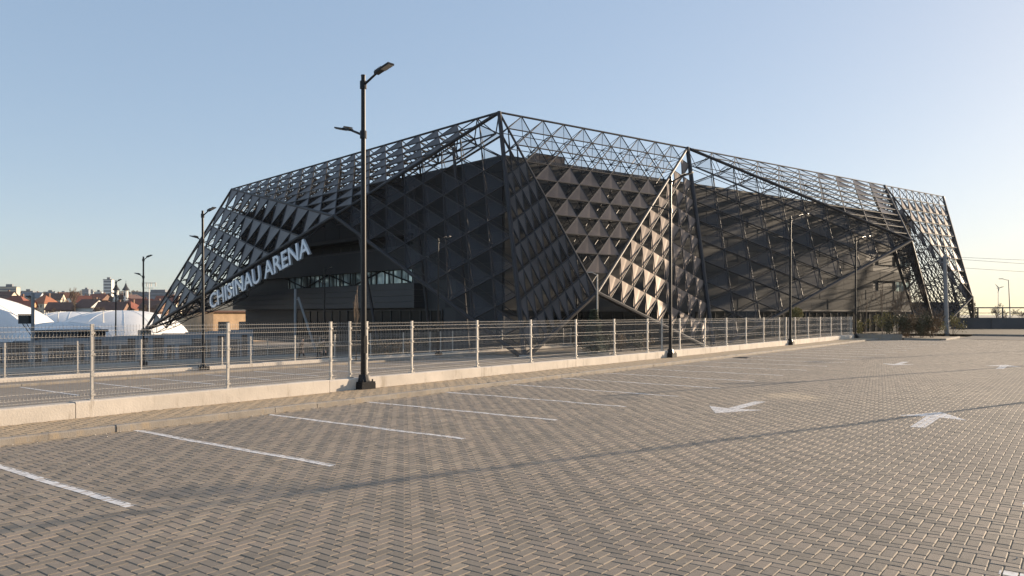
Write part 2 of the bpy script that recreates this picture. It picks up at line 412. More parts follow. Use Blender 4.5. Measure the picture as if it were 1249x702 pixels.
def at(px, py, z=0.0):
    Z = 934*(EYE-z)/(py-383); X = (px-624.5)/934*Z
    return NX*X+NY*Z, DX*X+DY*Z
for (px, py, s) in ((902, 496, -1), (1134, 511, 1), (1097, 443, -1), (1223, 447, 1)):
    p, t = at(px, py); arrow(p, t, s)

# grit and small stones lying about
b = MB()
for q in range(420):
    if q < 260: p = -12.40+abs(random.gauss(0, .16)); t = random.uniform(2, 45)
    else: p = random.uniform(-12, 4); t = random.uniform(4, 26)
    r_ = random.uniform(.004, .013)*(1.6 if random.random() < .06 else 1); c_ = W(p, t, float(und(np.array(p), np.array(t)))+r_*.5)
    a = Euler((random.uniform(0, 6), random.uniform(0, 6), random.uniform(0, 6))).to_matrix()
    o_ = len(b.v)
    for v in ((1, 0, 0), (-1, 0, 0), (0, 1, 0), (0, -1, 0), (0, 0, .7), (0, 0, -.7)): b.v.append(tuple(c_+a @ Vector(v)*r_*random.uniform(.7, 1.3)))
    for f in ((0, 2, 4), (2, 1, 4), (1, 3, 4), (3, 0, 4), (2, 0, 5), (1, 2, 5), (3, 1, 5), (0, 3, 5)): b.f.append(tuple(o_+i for i in f)); b.mi.append(0)
tag(b.build('grit', MT['wallc']), 'pale grit and small stones scattered on the paving', 'grit', kind='stuff')
p_, t_ = at(902, 436)
root = empty('drain_grate', W(-11.9, t_, .004), -TH); tag(root, 'dark iron drain grate by the kerb of the near lot', 'drain grate')
b = MB()
for sx_ in (-1, 1): b.box((sx_*.29, 0, .008), (.05, .7, .016)); b.box((0, sx_*.33, .008), (.53, .05, .016))
b.build('frame', MT['hall'], root)
b = MB()
for q in range(9): b.box((0, -.28+.07*q, .006), (.53, .03, .012))
b.build('bars', MT['halldark'], root)

# kerb, verge strip and low wall along a row; zl = level of the lot in front
def strip_box(name, p0, p1, t0, t1, z0, z1, m, bev=.0):
    b = MB(); a = [(p0, z0), (p1, z0), (p1, z1-bev), (p1-bev, z1), (p0+bev, z1), (p0, z1-bev)] if bev else [(p0, z0), (p1, z0), (p1, z1), (p0, z1)]
    n = max(1, int((t1-t0)/1.0)); o_ = 0
    # in 1 m stones with hairline gaps
    for i in range(n):
        ta = t0+(t1-t0)*i/n+.002; tb = t0+(t1-t0)*(i+1)/n-.002
        jz = random.uniform(-.006, .006) if bev else 0; jp = random.uniform(-.006, .006) if bev else 0
        o_ = len(b.v)
        for t in (ta, tb):
            for (p, z) in a: b.v.append(tuple(W(p+jp, t, z+jz)))
        k_ = len(a)
        for q in range(k_):
            q2 = (q+1) % k_; b.f.append((o_+q, o_+q2, o_+k_+q2, o_+k_+q)); b.mi.append(0)
        b.f.append(tuple(range(o_, o_+k_))); b.f.append(tuple(range(o_+k_, o_+2*k_))); b.mi += [0, 0]
    return b.build(name, m)
structure(strip_box('kerb', -12.58, -12.44, 1.0, 62.0, -.3, .095, MT['kerb'], .02))
structure(grid_sheet([-14.1, -13.3, -12.585], list(range(0, 66, 3)), lambda p, t: .066, 'verge_strip', MT['sand']))
def low_wall(name, p0, p1, t0, t1, z0, z1, label):
    o = strip_box(name, p0, p1, t0, t1, z0, z1, MT['wallc']); 
    return tag(o, label, 'wall')
b = MB()
def cast_wall(p0, p1, t0, t1, z0, z1, label):
    b = MB(); n = int((t1-t0)/5.4)
    for i in range(n):
        ta = t0+(t1-t0)*i/n; tb = t0+(t1-t0)*(i+1)/n-.012
        c_ = [W(p0, ta, 0), W(p1, ta, 0), W(p1, tb, 0), W(p0, tb, 0)]
        j = random.uniform(-.012, .012)
        lo = [Vector((q.x, q.y, z0)) for q in c_]
        e_ = .018
        ci = [W(p0+e_, ta, 0), W(p1-e_, ta, 0), W(p1-e_, tb, 0), W(p0+e_, tb, 0)]
        mid = [Vector((q.x, q.y, z1-e_+j)) for q in c_]; top = [Vector((q.x, q.y, z1+j)) for q in ci]
        for A_, B_ in ((lo, mid), (mid, top)):
            for q in range(4): b.quad((A_[q], A_[(q+1) % 4], B_[(q+1) % 4], B_[q]))
        b.quad(top)
    return tag(b.build('low_wall', MT['wallc']), label, 'wall')
cast_wall(-14.34, -14.06, 0.5, 61.9, -1.2, .345, 'pale concrete low wall carrying the nearest mesh fence along the near parking lot')
cast_wall(-33.94, -33.66, -6, 53.2, -1.5, -.60, 'pale concrete low wall under the middle mesh fence beyond the second parking lot')
cast_wall(-53.54, -53.26, -2, 44, -2.3, -1.50, 'pale concrete low wall under the farthest mesh fence before the blue grey boundary wall')

# second and third lots
def LOT3(p): return lerp(-1.1, -1.86, (-34-p)/18)
structure(grid_sheet([-32.2, -26, -20, -14.36], list(range(-10, 57, 4)), lambda p, t: -.85+.002*math.sin(t), 'second_parking_lot', MT['paver2']))
structure(strip_box('kerb', -32.36, -32.22, -10, 53, -1.3, -.75, MT['kerb'], .02))
structure(grid_sheet([-33.65, -32.37], list(range(-10, 55, 4)), lambda p, t: -.77, 'verge_strip', MT['paver2']))
structure(grid_sheet([-52.0, -46, -40, -33.96], list(range(-10, 50, 4)), lambda p, t: LOT3(p), 'third_parking_lot', MT['paver2']))
structure(strip_box('kerb', -52.16, -52.02, -10, 44, -2.1, -1.76, MT['kerb'], .02))
structure(grid_sheet([-53.25, -52.17], list(range(-10, 48, 4)), lambda p, t: -1.78, 'verge_strip', MT['paver2']))
def flat_line(p0, p1, t, zf):
    b = MB(); hw = .055; n = 6
    for i in range(n):
        pa = p0+(p1-p0)*i/n; pb = p0+(p1-p0)*(i+1)/n
        b.quad([W(pa, t-hw, zf(pa)), W(pb, t-hw, zf(pb)), W(pb, t+hw, zf(pb)), W(pa, t+hw, zf(pa))])
    structure(b.build('parking_line', MT['paint']))
for kk in range(0, 18):
    t = 6.8+2.51*kk
    flat_line(-31.9, -27.1, t, lambda p: -.843)
    if kk < 15: flat_line(-20.0, -15.2, t, lambda p: -.843)
for kk in range(0, 13): flat_line(-51.7, -46.9, 10.5+2.51*kk, lambda p: LOT3(p)+.008)
# ends of the lots: planted islands with kerbs
def kerb_run(pts, z0, z1, wd=.14):
    b = MB()
    for a, c_ in zip(pts[:-1], pts[1:]):
        a = Vector(a); c_ = Vector(c_); d = (c_-a).normalized(); n_ = Vector((-d.y, d.x))
        q = [a-n_*wd/2, c_-n_*wd/2, c_+n_*wd/2, a+n_*wd/2]
        for z_a, z_b in ((z0, z1),):
            lo = [W(k_.x, k_.y, z0) for k_ in q]; hi = [W(k_.x, k_.y, z1) for k_ in q]
            for i in range(4): b.quad((lo[i], lo[(i+1) % 4], hi[(i+1) % 4], hi[i]))
            b.quad(hi)
    return structure(b.build('kerb', MT['kerb']))
kerb_run([(-13.95, 62.0), (-10.9, 62.0)], -.2, .40, .25)
kerb_run([(-10.75, 62.05), (-8.45, 62.15), (-8.2, 62.6), (-8.2, 70)], -.2, .13)
structure(grid_sheet([-14.3, -12, -10, -8.3], [62.1, 64, 67, 70], lambda p, t: .10, 'planting_bed', MT['soil']))
kerb_run([(-27.3, 43.4), (-24.7, 43.4)], -1.3, -.60, .2)
structure(grid_sheet([-27.2, -24, -20.5], [43.5, 47, 52, 58], lambda p, t: -.68, 'planting_bed', MT['soil']))
# cross road at the far end on the right
structure(grid_sheet([-8.0, 0, 20, 60], [66.0, 70, 74, 77.0], lambda p, t: .012, 'road', MT['asphalt']))
kerb_run([(-8.0, 77.1), (60, 77.1)], -.2, .17, .22)
structure(grid_sheet([-16, 0, 20, 60], [77.25, 80, 84, 95, 108, 122], lambda p, t: .13, 'grass_verge', MT['dgrass']))

# ------------------------------------------------------------------ mesh fences
panel_cache = {}
def panel_mesh(width, hgt):
    key = (round(width, 2), hgt)
    if key in panel_cache: return panel_cache[key]
    b = MB(); folds = [.12, .47, .82, hgt-.13]; dep = .032; r = .0023
    prof = [(0, 0)]
    for f in folds: prof += [(f-.05, 0), (f, dep), (f+.05, 0)]
    prof.append((hgt+.03, 0))
    n = max(2, int(width/.058)); 
    for i in range(n+1):
        t = (width-.08)*i/n+.04
        b.poly([(q[1], t, q[0]) for q in prof], r, 3)
    for f in folds:
        for (z, x) in ((f-.05, -.004), (f+.05, -.004)):
            b.tube((x, .02, z), (x, width-.02, z), .0036, n=4)
    b.tube((-.004, .02, .02), (-.004, width-.02, .02), .0030, n=4)
    b.tube((-.004, .02, hgt-.005), (-.004, width-.02, hgt-.005), .0030, n=4)
    me = b.build('fence_panel', MT['wire']); panel_cache[key] = me.data; bpy.data.objects.remove(me)
    return panel_cache[key]
def post_mesh(hgt):
    key = ('post', hgt)
    if key in panel_cache: return panel_cache[key]
    b = MB(); b.box((-.032, 0, hgt/2+.02), (.05, .05, hgt+.04)); b.box((-.032, 0, hgt+.05), (.056, .056, .02))
    b.box((-.035, 0, .01), (.13, .13, .016))
    for z in (.1, .45, .82, hgt-.1): b.box((.004, 0, z), (.02, .07, .035))
    o = b.build('fence_post', MT['galv']); panel_cache[key] = o.data; bpy.data.objects.remove(o); return panel_cache[key]
def fence(p, zt, hgt, posts, label):
    root = empty('mesh_fence', W(p, posts[0], zt), -TH)
    tag(root, label, 'fence')
    for i, t in enumerate(posts):
        o = bpy.data.objects.new('fence_post', post_mesh(hgt)); COL.objects.link(o); o.parent = root; o.location = (0, t-posts[0], 0)
        o.rotation_euler = (R(random.uniform(-.5, .5)), R(random.uniform(-.6, .6)), 0)
        if i+1 < len(posts) and posts[i+1]-t > .3:
            q = bpy.data.objects.new('fence_panel', panel_mesh(posts[i+1]-t, hgt)); COL.objects.link(q); q.parent = root; q.location = (.0, t-posts[0], .02)
    return root
def run(a, n, st=2.7): return [a+st*i for i in range(n)]
fp = [1.03, 3.73, 6.43, 9.13, 11.83, 12.42, 12.95, 14.53] + run(17.23, 5) + [29.35, 30.1] + run(31.1, 6) + [45.75, 46.3, 47.6] + run(50.3, 5) + [61.6]
fence(-14.2, .345, 1.30, fp, 'nearest tall galvanised mesh fence standing on the low wall beside the near parking stalls')
fence(-33.8, -.60, 1.30, run(-4.2, 9)+[20.4, 21.4]+run(23.0, 5)+[36.2, 37.2]+run(38.4, 5)+[51.9, 53.0], 'middle galvanised mesh fence with the standing person just beyond it')
fence(-53.4, -1.50, 1.30, run(-1, 11)+[27.1, 27.9]+run(29.8, 5)+[43.2], 'farthest galvanised mesh fence in front of the blue grey boundary wall')

# ------------------------------------------------------------------ lamp posts
def make_lamp():
    root = empty('lamp_post', (0, 0, 0), -TH)
    b = MB(); b.tube((0, 0, .30), (0, 0, 7.63), .070, .052, 16); b.tube((0, 0, 7.63), (0, 0, 7.66), .056, .056, 16)
    b.build('pole', MT['black'], root, smooth=False)
    b = MB(); b.tube((0, 0, .26), (0, 0, .42), .15, .11, 12); b.box((0, 0, .23), (.40, .40, .05))
    for a in (-.15, .15):
        for c_ in (-.15, .15): b.tube((a, c_, .25), (a, c_, .31), .018, n=6)
    b.box((.02, 0, .10), (.36, .42, .22))
    b.build('base_block', MT['black'], root)
    b = MB(); b.box((.070, 0, 1.15), (.02, .09, .42)); b.build('service_hatch', MT['black'], root)
    for (s, z) in ((1, 7.42), (-1, 6.22)):
        b = MB(); b.tube((s*.03, 0, z), (s*.52, 0, z+.20), .032, .027, 8)
        b.tube((0, 0, z-.09), (0, 0, z+.09), .082, .082, 12)
        arm = b.build('arm', MT['black'], root)
        ang = math.atan2(.27, .59)*.55
        m = Matrix.Rotation(-s*ang, 3, 'Y')
        b = MB(); c0 = Vector((s*.52, 0, z+.20))
        for (u0, u1, wd, th, zo) in ((-.05, .20, .14, .06, 0.0), (.18, .50, .19, .038, -.006)):
            cc = c0+m @ Vector((s*(u0+u1)/2, 0, zo)); b.box(cc, (u1-u0, wd, th), m=m)
        for q in range(5):
            cc = c0+m @ Vector((s*(-.02+.05*q), 0, .05)); b.box(cc, (.012, .12, .03), m=m)
        hd = b.build('lamp_head', MT['black'], arm)
        b = MB(); cc = c0+m @ Vector((s*.34, 0, -.03)); b.box(cc, (.27, .15, .012), m=m); b.build('lens', MT['lens'], hd)
    return root
lamp = make_lamp()
near_l = ['tallest black double arm lamp post on the near wall, closest to the viewer', 'black double arm lamp post on the near wall in front of the sunlit bright cladding',
          'black double arm lamp post before the grey hall wall, third along the near wall', 'black double arm lamp post at the far end of the near mesh fence']
spots = [(-14.02, t, 0.0, l, 'lamp posts along the near fence wall') for t, l in zip((12.66, 29.7, 45.9, 61.75), near_l)]
spots += [(4.85, t, 0.0, l, 'lamp posts on the opposite side of the near lot') for t, l in ((35.0, 'black double arm lamp post off to the right casting the nearest long shadow'), (51.0, 'black double arm lamp post off to the right casting the second long shadow'), (66.8, 'black double arm lamp post off to the right casting the farthest shadow'))]
spots += [(-33.6, 20.27, -.86, 'black double arm lamp post on the middle wall in front of the lettering', 'lamp posts along the middle fence wall'),
          (-33.6, 36.7, -.86, 'black lamp post on the middle wall before the dark lattice and lobby', 'lamp posts along the middle fence wall'),
          (-33.2, 52.9, -.86, 'slim black lamp post at the end of the middle fence near the small spruce', 'lamp posts along the middle fence wall'),
          (-53.2, 27.5, -1.72, 'black double arm lamp post in front of the big white dome right of the church', 'lamp posts along the far fence wall'),
          (-53.2, 43.5, -1.72, 'distant black lamp post standing before the teal window band', 'lamp posts along the far fence wall'),
          (-72.8, 35.0, -2.6, 'farthest small black lamp post left of the church towers', 'lamp posts along the far fence wall')]
for i, (p, t, z, lab, grp) in enumerate(spots):
    o = lamp if i == 0 else copy_tree(lamp)
    o.location = W(p, t, z); tag(o, lab, 'lamp post', grp)
    o.rotation_euler = (R(random.uniform(-.25, .25)), R(random.uniform(-.1, .3)), -TH+R(random.uniform(-3, 3)))

# ------------------------------------------------------------------ the arena
A = Vector((-1, 60, 17.7)); B = Vector((16.7, 72.9, 17.7)); E = Vector((45.8, 94.1, 17.7)); D = Vector((58, 103, 17.7)); F = Vector((-35.4, 96.8, 17.7))
H = Vector((-15.2, 65.6, 10.28)); Lp = Vector((5.8, 52.4, 3.34)); Np = Vector((39.1, 75, 9.1)); Pp = Vector((51.5, 85.7, 3.8))
K = Vector((.8, 48.8, -1.0)); M = Vector((15.7, 59.6, -1.0)); Rf = Vector((44.7, 80.7, -.15)); G = Vector((-48, 100, -.25)); Q = Vector((63.4, 105, -.3))
ORI = (12, 88, -1.1); CEN = Vector((16, 105, 5))
arena = empty('arena', ORI)
tag(arena, 'large dark arena with a folded steel lattice shell around an anthracite hall', 'arena')
def seg_clip(a, b, tri):
    # clip segment a-b (2-D) to triangle
    t0, t1 = 0.0, 1.0; d = (b[0]-a[0], b[1]-a[1])
    for i in range(3):
        p = tri[i]; q = tri[(i+1) % 3]; n = (-(q[1]-p[1]), q[0]-p[0])
        den = n[0]*d[0]+n[1]*d[1]; num = n[0]*(a[0]-p[0])+n[1]*(a[1]-p[1])
        if abs(den) < 1e-9:
            if num < -1e-6: return None
            continue
        t = -num/den
        if den > 0: t0 = max(t0, t)
        else: t1 = min(t1, t)
    if t1-t0 < 1e-4: return None
    return ((a[0]+d[0]*t0, a[1]+d[1]*t0), (a[0]+d[0]*t1, a[1]+d[1]*t1))
def mesh_material():
    m, nt, b = newmat('fine_mesh_cladding'); L = nt.links.new
    b.inputs['Base Color'].default_value = (.085, .085, .095, 1); b.inputs['Roughness'].default_value = .6; b.inputs['Metallic'].default_value = .3
    tr = N(nt, 'ShaderNodeBsdfTransparent'); mx = N(nt, 'ShaderNodeMixShader'); mx.inputs[0].default_value = .24
    L(tr.outputs[0], mx.inputs[1]); L(b.outputs[0], mx.inputs[2]); L(mx.outputs[0], nt.nodes['Material Output'].inputs['Surface'])
    return m
MT['fmesh'] = mesh_material()
def lattice(p0, p1, p2, n, rows=None, fill=None, which='down', ro=.055, ri=.029, depth=1.5, edge=(.16, .16, .16), fold=.28, label=None, inner=True, tilt=0.0, screen=None, backs=False):
    ea = (p1-p0)/n
    if rows is None:
        rows = n; eb = (p2-p0)/n; x2 = 0.0
    else:
        proj = (p2-p0).dot(ea)/ea.dot(ea); x2 = proj-rows*.5; x2 = round(x2)
        eb = ((p2-p0)-ea*x2)/rows
    tri = [(0, 0), (n, 0), (x2, rows)]
    nrm = (p1-p0).cross(p2-p0).normalized()
    if nrm.dot(CEN-p0) > 0: nrm = -nrm          # outward
    def pt(i, j, off=0.0): return p0+ea*i+eb*j+nrm*off
    b = MB(); big = 60
    for j in range(1, rows):
        s = seg_clip((-big, j), (big, j), tri)
        if s: b.tube(pt(*s[0]), pt(*s[1]), ro, n=5, cap=False)
    for i in range(-big, big):
        s = seg_clip((i, -big), (i, big), tri)
        if s and not (abs(s[0][0]) < 1e-6 and rows == n): b.tube(pt(*s[0]), pt(*s[1]), ro*.85, n=5, cap=False)
        s = seg_clip((i+big, -big), (i-big, big), tri)
        if s and not (i == n and rows == n): b.tube(pt(*s[0]), pt(*s[1]), ro*.85, n=5, cap=False)
    def ins(q, eps=1e-6):
        for i in range(3):
            p = tri[i]; r_ = tri[(i+1) % 3]
            if (r_[0]-p[0])*(q[1]-p[1])-(r_[1]-p[1])*(q[0]-p[0]) < -eps: return False
        return True
    lo_i = int(min(0, x2))-rows-2; hi_i = int(max(n, x2))+2
    if inner:
        nodes = {}
        for j in range(rows):
            for i in range(lo_i, hi_i):
                cc = (i+1/3, j+1/3)
                if ins(cc): nodes[(i, j)] = pt(cc[0], cc[1], -depth)
        for (i, j), q in nodes.items():
            for cn in ((i, j), (i+1, j), (i, j+1)):
                if ins(cn, .01): b.tube(q, pt(*cn), ri, n=4, cap=False)
            for d_ in ((1, 0), (0, 1), (1, -1)):
                o_ = nodes.get((i+d_[0], j+d_[1]))
                if o_ is not None: b.tube(q, o_, ri*1.25, n=4, cap=False)
                if backs and o_ is not None:      # lacing bars between the two layers
                    b.tube(q.lerp(o_, .5), (pt(i+1/3, j+1/3)+pt(i+d_[0]+1/3, j+d_[1]+1/3))/2, ri*.7, n=4, cap=False)
                    b.tube(q, (q+o_)/2+nrm*depth*.5, ri*.6, n=4, cap=False); b.tube(o_, (q+o_)/2+nrm*depth*.5, ri*.6, n=4, cap=False)
    for (a_, c_, r_) in ((p0, p1, edge[0]), (p1, p2, edge[1]), (p2, p0, edge[2])):
        if r_: b.tube(a_, c_, r_, n=8)
    fo = b.build('lattice_facade', MT['steel'], arena, ORI)
    if screen:
        b = MB()
        for j in range(rows):
            for i in range(lo_i, hi_i):
                t3 = [(i+1, j), (i+1, j+1), (i, j+1)]
                if screen(i, j) and all(ins(q, .01) for q in t3): b.quad([pt(q[0], q[1], -.06) for q in t3])
        so_ = b.build('mesh_cladding', MT['fmesh'], fo); so_.data.transform(Matrix.Translation(-Vector(ORI)))
    if label: fo['label'] = label
    if fill:
        b = MB()
        for j in range(rows):
            for i in range(lo_i, hi_i):
                t3 = [(i, j), (i+1, j), (i, j+1)] if which == 'up' else [(i+1, j), (i+1, j+1), (i, j+1)]
                if not fill(i, j): continue
                cl = clip(t3, tri)
                if len(cl) < 3: continue
                ar = abs(sum(cl[q][0]*cl[(q+1) % len(cl)][1]-cl[(q+1) % len(cl)][0]*cl[q][1] for q in range(len(cl))))/2
                if ar < .06: continue
                if len(cl) == 3 and ar > .49:
                    # each cassette is folded twice along its length
                    a0, a1, a2 = [pt(q[0], q[1], .02) for q in cl]
                    f_ = fold*random.uniform(.8, 1.2)
                    base_a, base_b, apx = (a0, a1, a2) if which == 'up' else (a1, a2, a0)
                    apx = apx-nrm*tilt
                    m1 = base_a.lerp(base_b, .42)-nrm*f_; m2 = base_a.lerp(base_b, .58)-nrm*f_*.45
                    b.quad((base_a, m1, apx)); b.quad((m1, m2, apx)); b.quad((m2, base_b, apx))
                else:
                    b.quad([pt(q[0], q[1], .02) for q in cl])
        if b.f: b.build('cladding', MT['panel'], fo)
        ch = [c_ for c_ in fo.children if c_.name.startswith('cladding')][0]
        ch.data.transform(Matrix.Translation(-Vector(ORI)))
    return fo
lattice(A, H, K, 9, which='down', ro=.06, edge=(.14, .15, 0), screen=lambda i, j: True, label='open dark lattice with only fine mesh on the left front')
lattice(K, Lp, A, 10, fill=lambda i, j: j < 7, which='down', ro=.05, ri=.03, edge=(.14, .09, .17), depth=1.1, fold=.02)
lattice(A, B, Lp, 10, fill=lambda i, j: j >= 3, which='down', ro=.054, edge=(.08, .0, .0), fold=.035, screen=lambda i, j: j < 3, label='brownish folded triangular cladding under the open roof truss')
lattice(Lp, M, B, 10, fill=lambda i, j: True, which='down', ro=.04, ri=.02, edge=(.17, .20, .12), depth=1.1, fold=.015, tilt=.17, inner=False, label='sunlit bright triangular cladding')
lattice(B, Np, M, 10, ro=.054, edge=(.14, .15, 0), screen=lambda i, j: True, label='open lattice over the grey hall wall')
lattice(B, E, Np, 10, fill=lambda i, j: i+j*.4 >= 5.0, screen=lambda i, j: i+j*.4 < 5.0, which='down', ro=.054, edge=(.07, .09, 0), fold=.1)
lattice(E, Np, Rf, 9, ro=.055, ri=.038, edge=(0, .12, .15))
lattice(E, Pp, Rf, 9, ro=.055, ri=.038, edge=(.10, .12, 0), fill=lambda i, j: j < 1, which='down')
lattice(E, D, Pp, 9, fill=lambda i, j: j >= 1, which='down', ro=.06, edge=(.06, .12, 0), fold=.08, label='pinkish sunlit cladding at the right end of the shell')
lattice(D, Q, Pp, 8, fill=lambda i, j: j >= 2, which='down', ro=.06, edge=(.15, .15, 0), fold=.08)
lattice(F, A, H, 19, rows=8, fill=lambda i, j: i < 17, which='down', ro=.06, edge=(.09, 0, .13), fold=.035, ri=.06)
lattice(F, H, G, 11, rows=8, fill=lambda i, j: True, which='up', ro=.085, ri=.07, edge=(0, .20, .14), fold=.025, backs=True)

lattice(H, G, Vector((-33.2, 92.5, 3.9)), 10, rows=4, ro=.06, ri=.04, edge=(0, .13, .08), depth=.9)
# concrete footings
for q in (K, M, Rf, G, Q):
    b = MB(); b.box((q.x, q.y, q.z-.75), (1.3, 1.3, 1.6), rot=.7); b.tube((q.x, q.y, q.z), (q.x, q.y, q.z+.28), .42, .34, 10)
    b.build('footing', MT['concrete'], arena, ORI)

# the hall inside
UU = Vector((.808, .589, 0)); VV = Vector((-.682, .731, 0)); C0 = Vector((-.67, 60.0, 0)); LU, LV = 63.5, 48.4
NU = Vector((.589, -.808, 0)); NV = Vector((-.731, -.682, 0))      # outward normals of the two walls
ZB, ZT = -1.3, 14.2
def on_u(s, z, out=0.): return C0+UU*s+NU*out+Vector((0, 0, z))
def on_v(s, z, out=0.): return C0+VV*s+NV*out+Vector((0, 0, z))
def wall_box(b, fn, s0, s1, z0, z1, o0, o1, mi=0):
    P = [fn(s, z, o_) for s in (s0, s1) for z in (z0, z1) for o_ in (o0, o1)]; k_ = len(b.v); b.v += [tuple(q) for q in P]
    for f in ((0,1,3,2),(4,6,7,5),(0,4,5,1),(2,3,7,6),(0,2,6,4),(1,5,7,3)):
        b.f.append(tuple(k_+i for i in f)); b.mi.append(mi)
# wall on the right: cassettes in courses with open joints
m, nt_, bs = newmat('grey_wall_cassettes'); Lk = nt_.links.new
bs.inputs['Roughness'].default_value = .75; bs.inputs['Metallic'].default_value = .1
gn = N(nt_, 'ShaderNodeNewGeometry'); rp = N(nt_, 'ShaderNodeValToRGB')
rp.color_ramp.elements[0].color = (.030, .032, .034, 1); rp.color_ramp.elements[1].color = (.046, .048, .050, 1)
Lk(gn.outputs['Random Per Island'], rp.inputs['Fac']); Lk(rp.outputs['Color'], bs.inputs['Base Color']); MT['cass'] = m
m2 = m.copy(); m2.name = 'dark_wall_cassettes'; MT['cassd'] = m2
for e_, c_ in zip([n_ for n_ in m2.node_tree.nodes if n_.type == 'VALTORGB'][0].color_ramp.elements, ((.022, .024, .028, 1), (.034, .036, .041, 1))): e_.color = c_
b = MB(); z = 2.4; row = 0
while z < ZT-.1:
    h = min(1.18, ZT-z); s = 0.02
    while s < LU:
        e_ = min(LU, s+(3.2 if (row % 2 == 0 or s > .1) else 1.6))
        cut = (e_ > 55.6) and ((4.5 < z+h/2 < 6.1) or (7.7 < z+h/2 < 9.3))
        if not cut: wall_box(b, on_u, s+.015, e_-.015, z+.015, z+h-.015, 0.0, .12+random.uniform(-.012, .012))
        s = e_
    z += h; row += 1
b.build('wall', MT['cass'], arena, ORI)
b = MB(); wall_box(b, on_u, 0, LU, ZB, ZT-.05, -.35, -.02); wall_box(b, on_u, 0, LU, 2.2, 2.39, -.02, .16)
wall_box(b, on_u, LU-.3, LU, ZB, ZT-.05, -44, -.36)
b.build('wall', MT['hall'], arena, ORI)
# glazed base of that wall
for s0 in np.arange(4, 58, 6.2):
    b = MB(); wall_box(b, on_u, s0, s0+5.6, -.9, 2.1, -.01, .04); wo = b.build('window', MT['dglass'], arena, ORI)
    b = MB()
    for q in range(5): wall_box(b, on_u, s0+q*1.38, s0+q*1.38+.08, -.9, 2.1, .042, .10)
    fr = b.build('window_frame', MT['halldark'], wo); fr.data.transform(Matrix.Identity(4))
for z0, z1 in ((4.72, 5.9), (7.9, 9.1)):
    b = MB(); wall_box(b, on_u, 55.8, 59.6, z0, z1, .0, .03); b.build('window', MT['halldark'], arena, ORI)
    b = MB(); wall_box(b, on_u, 59.7, 63.3, z0, z1, .0, .035); wo = b.build('window', MT['teal'], arena, ORI)
    b = MB()
    for q in range(4): wall_box(b, on_u, 59.7+q*1.15, 59.78+q*1.15, z0, z1, .036, .08)
    b.build('window_frame', MT['halldark'], wo)
# wall on the left
b = MB()
for (s0, s1, z0, z1, o1) in ((0, LV, 9.2, ZT-.05, 0.0), (0, 12.0, ZB, 9.2, 0.0), (12.0, LV, 6.0, 7.95, .0), (12, LV, 4.6, 4.75, 0.), (10.3, LV, ZB, 4.6, -.5), (12.0, LV, 4.75, 6.0, -.6), (12, LV, 7.95, 9.2, -1.8)):
    wall_box(b, on_v, s0, s1, z0+.002, z1-.002, -2.4, o1)
wall_box(b, on_v, LV-.3, LV, ZB, ZT-.05, -60, -2.41)
b.build('wall', MT['hall'], arena, ORI)
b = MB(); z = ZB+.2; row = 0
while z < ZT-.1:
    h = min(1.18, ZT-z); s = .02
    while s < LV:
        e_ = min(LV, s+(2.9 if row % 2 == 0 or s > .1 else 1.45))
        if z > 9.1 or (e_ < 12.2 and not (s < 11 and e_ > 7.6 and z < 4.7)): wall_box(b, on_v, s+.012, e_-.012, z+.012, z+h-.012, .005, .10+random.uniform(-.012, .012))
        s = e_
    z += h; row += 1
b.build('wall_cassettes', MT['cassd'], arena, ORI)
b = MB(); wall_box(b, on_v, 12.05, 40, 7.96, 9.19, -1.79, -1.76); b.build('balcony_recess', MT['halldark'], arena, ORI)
b = MB(); wall_box(b, on_v, 12.05, LV-8, 7.96, 8.15, -.25, .02)
for q in range(14): wall_box(b, on_v, 13+q*1.95, 13.05+q*1.95, 8.15, 8.6, -.12, -.07)
b.build('balustrade', MT['hallbox'], arena, ORI)
b = MB(); wall_box(b, on_v, 12.05, 37.0, 4.78, 5.98, -.59, -.5); wo = b.build('window', MT['teal'], arena, ORI)
b = MB(); s = 12.05
while s < 37:
    wall_box(b, on_v, s, s+.07, 4.78, 5.98, -.495, -.42); s += random.choice((.7, 1.0, 1.4))
for q in range(5):                                   # slanting braces seen behind the glass
    a_ = on_v(13+q*5, 4.8, -.40); c_ = on_v(17.6+q*5, 5.96, -.40)
    if q % 2: a_, c_ = on_v(13+q*5, 5.96, -.40), on_v(17.6+q*5, 4.8, -.40)
    b.tube(a_, c_, .07, n=5)
b.build('window_frame', MT['halldark'], wo)
# long box that hangs out over the lobby, in sheet bands
b = MB()
for q in range(4): wall_box(b, on_v, 10.3, LV, 2.45+q*.54, 2.45+q*.54+.52, -.45, 1.15)
b.build('overhang_box', MT['hallbox'], arena, ORI)
b = MB(); wall_box(b, on_v, 7.7, 34, -1.0, 2.2, -.49, .05); wo = b.build('window', MT['dglass'], arena, ORI)
b = MB()
for q in range(18): wall_box(b, on_v, 7.7+q*1.54, 7.77+q*1.54, -1.0, 2.2, .052, .12)
wall_box(b, on_v, 7.7, 34, 2.2, 2.32, .0, .14); b.build('window_frame', MT['hallbox'], wo)
# roof and rooftop unit
b = MB(); P4 = [C0, C0+UU*LU, C0+UU*LU+VV*LV, C0+VV*LV]; b.quad([Vector((q.x, q.y, ZT-.06)) for q in P4]); 
for fn, Ls in ((on_u, LU), (on_v, LV)): wall_box(b, fn, .02, Ls, ZT-.05, ZT+.14, -.5, .15)
rf = b.build('roof', MT['hall'], arena, ORI)
b = MB(); wall_box(b, on_u, 3.6, 6.6, ZT+.15, ZT+.8, -1.6, -.4); b.build('rooftop_unit', MT['panel'], rf)
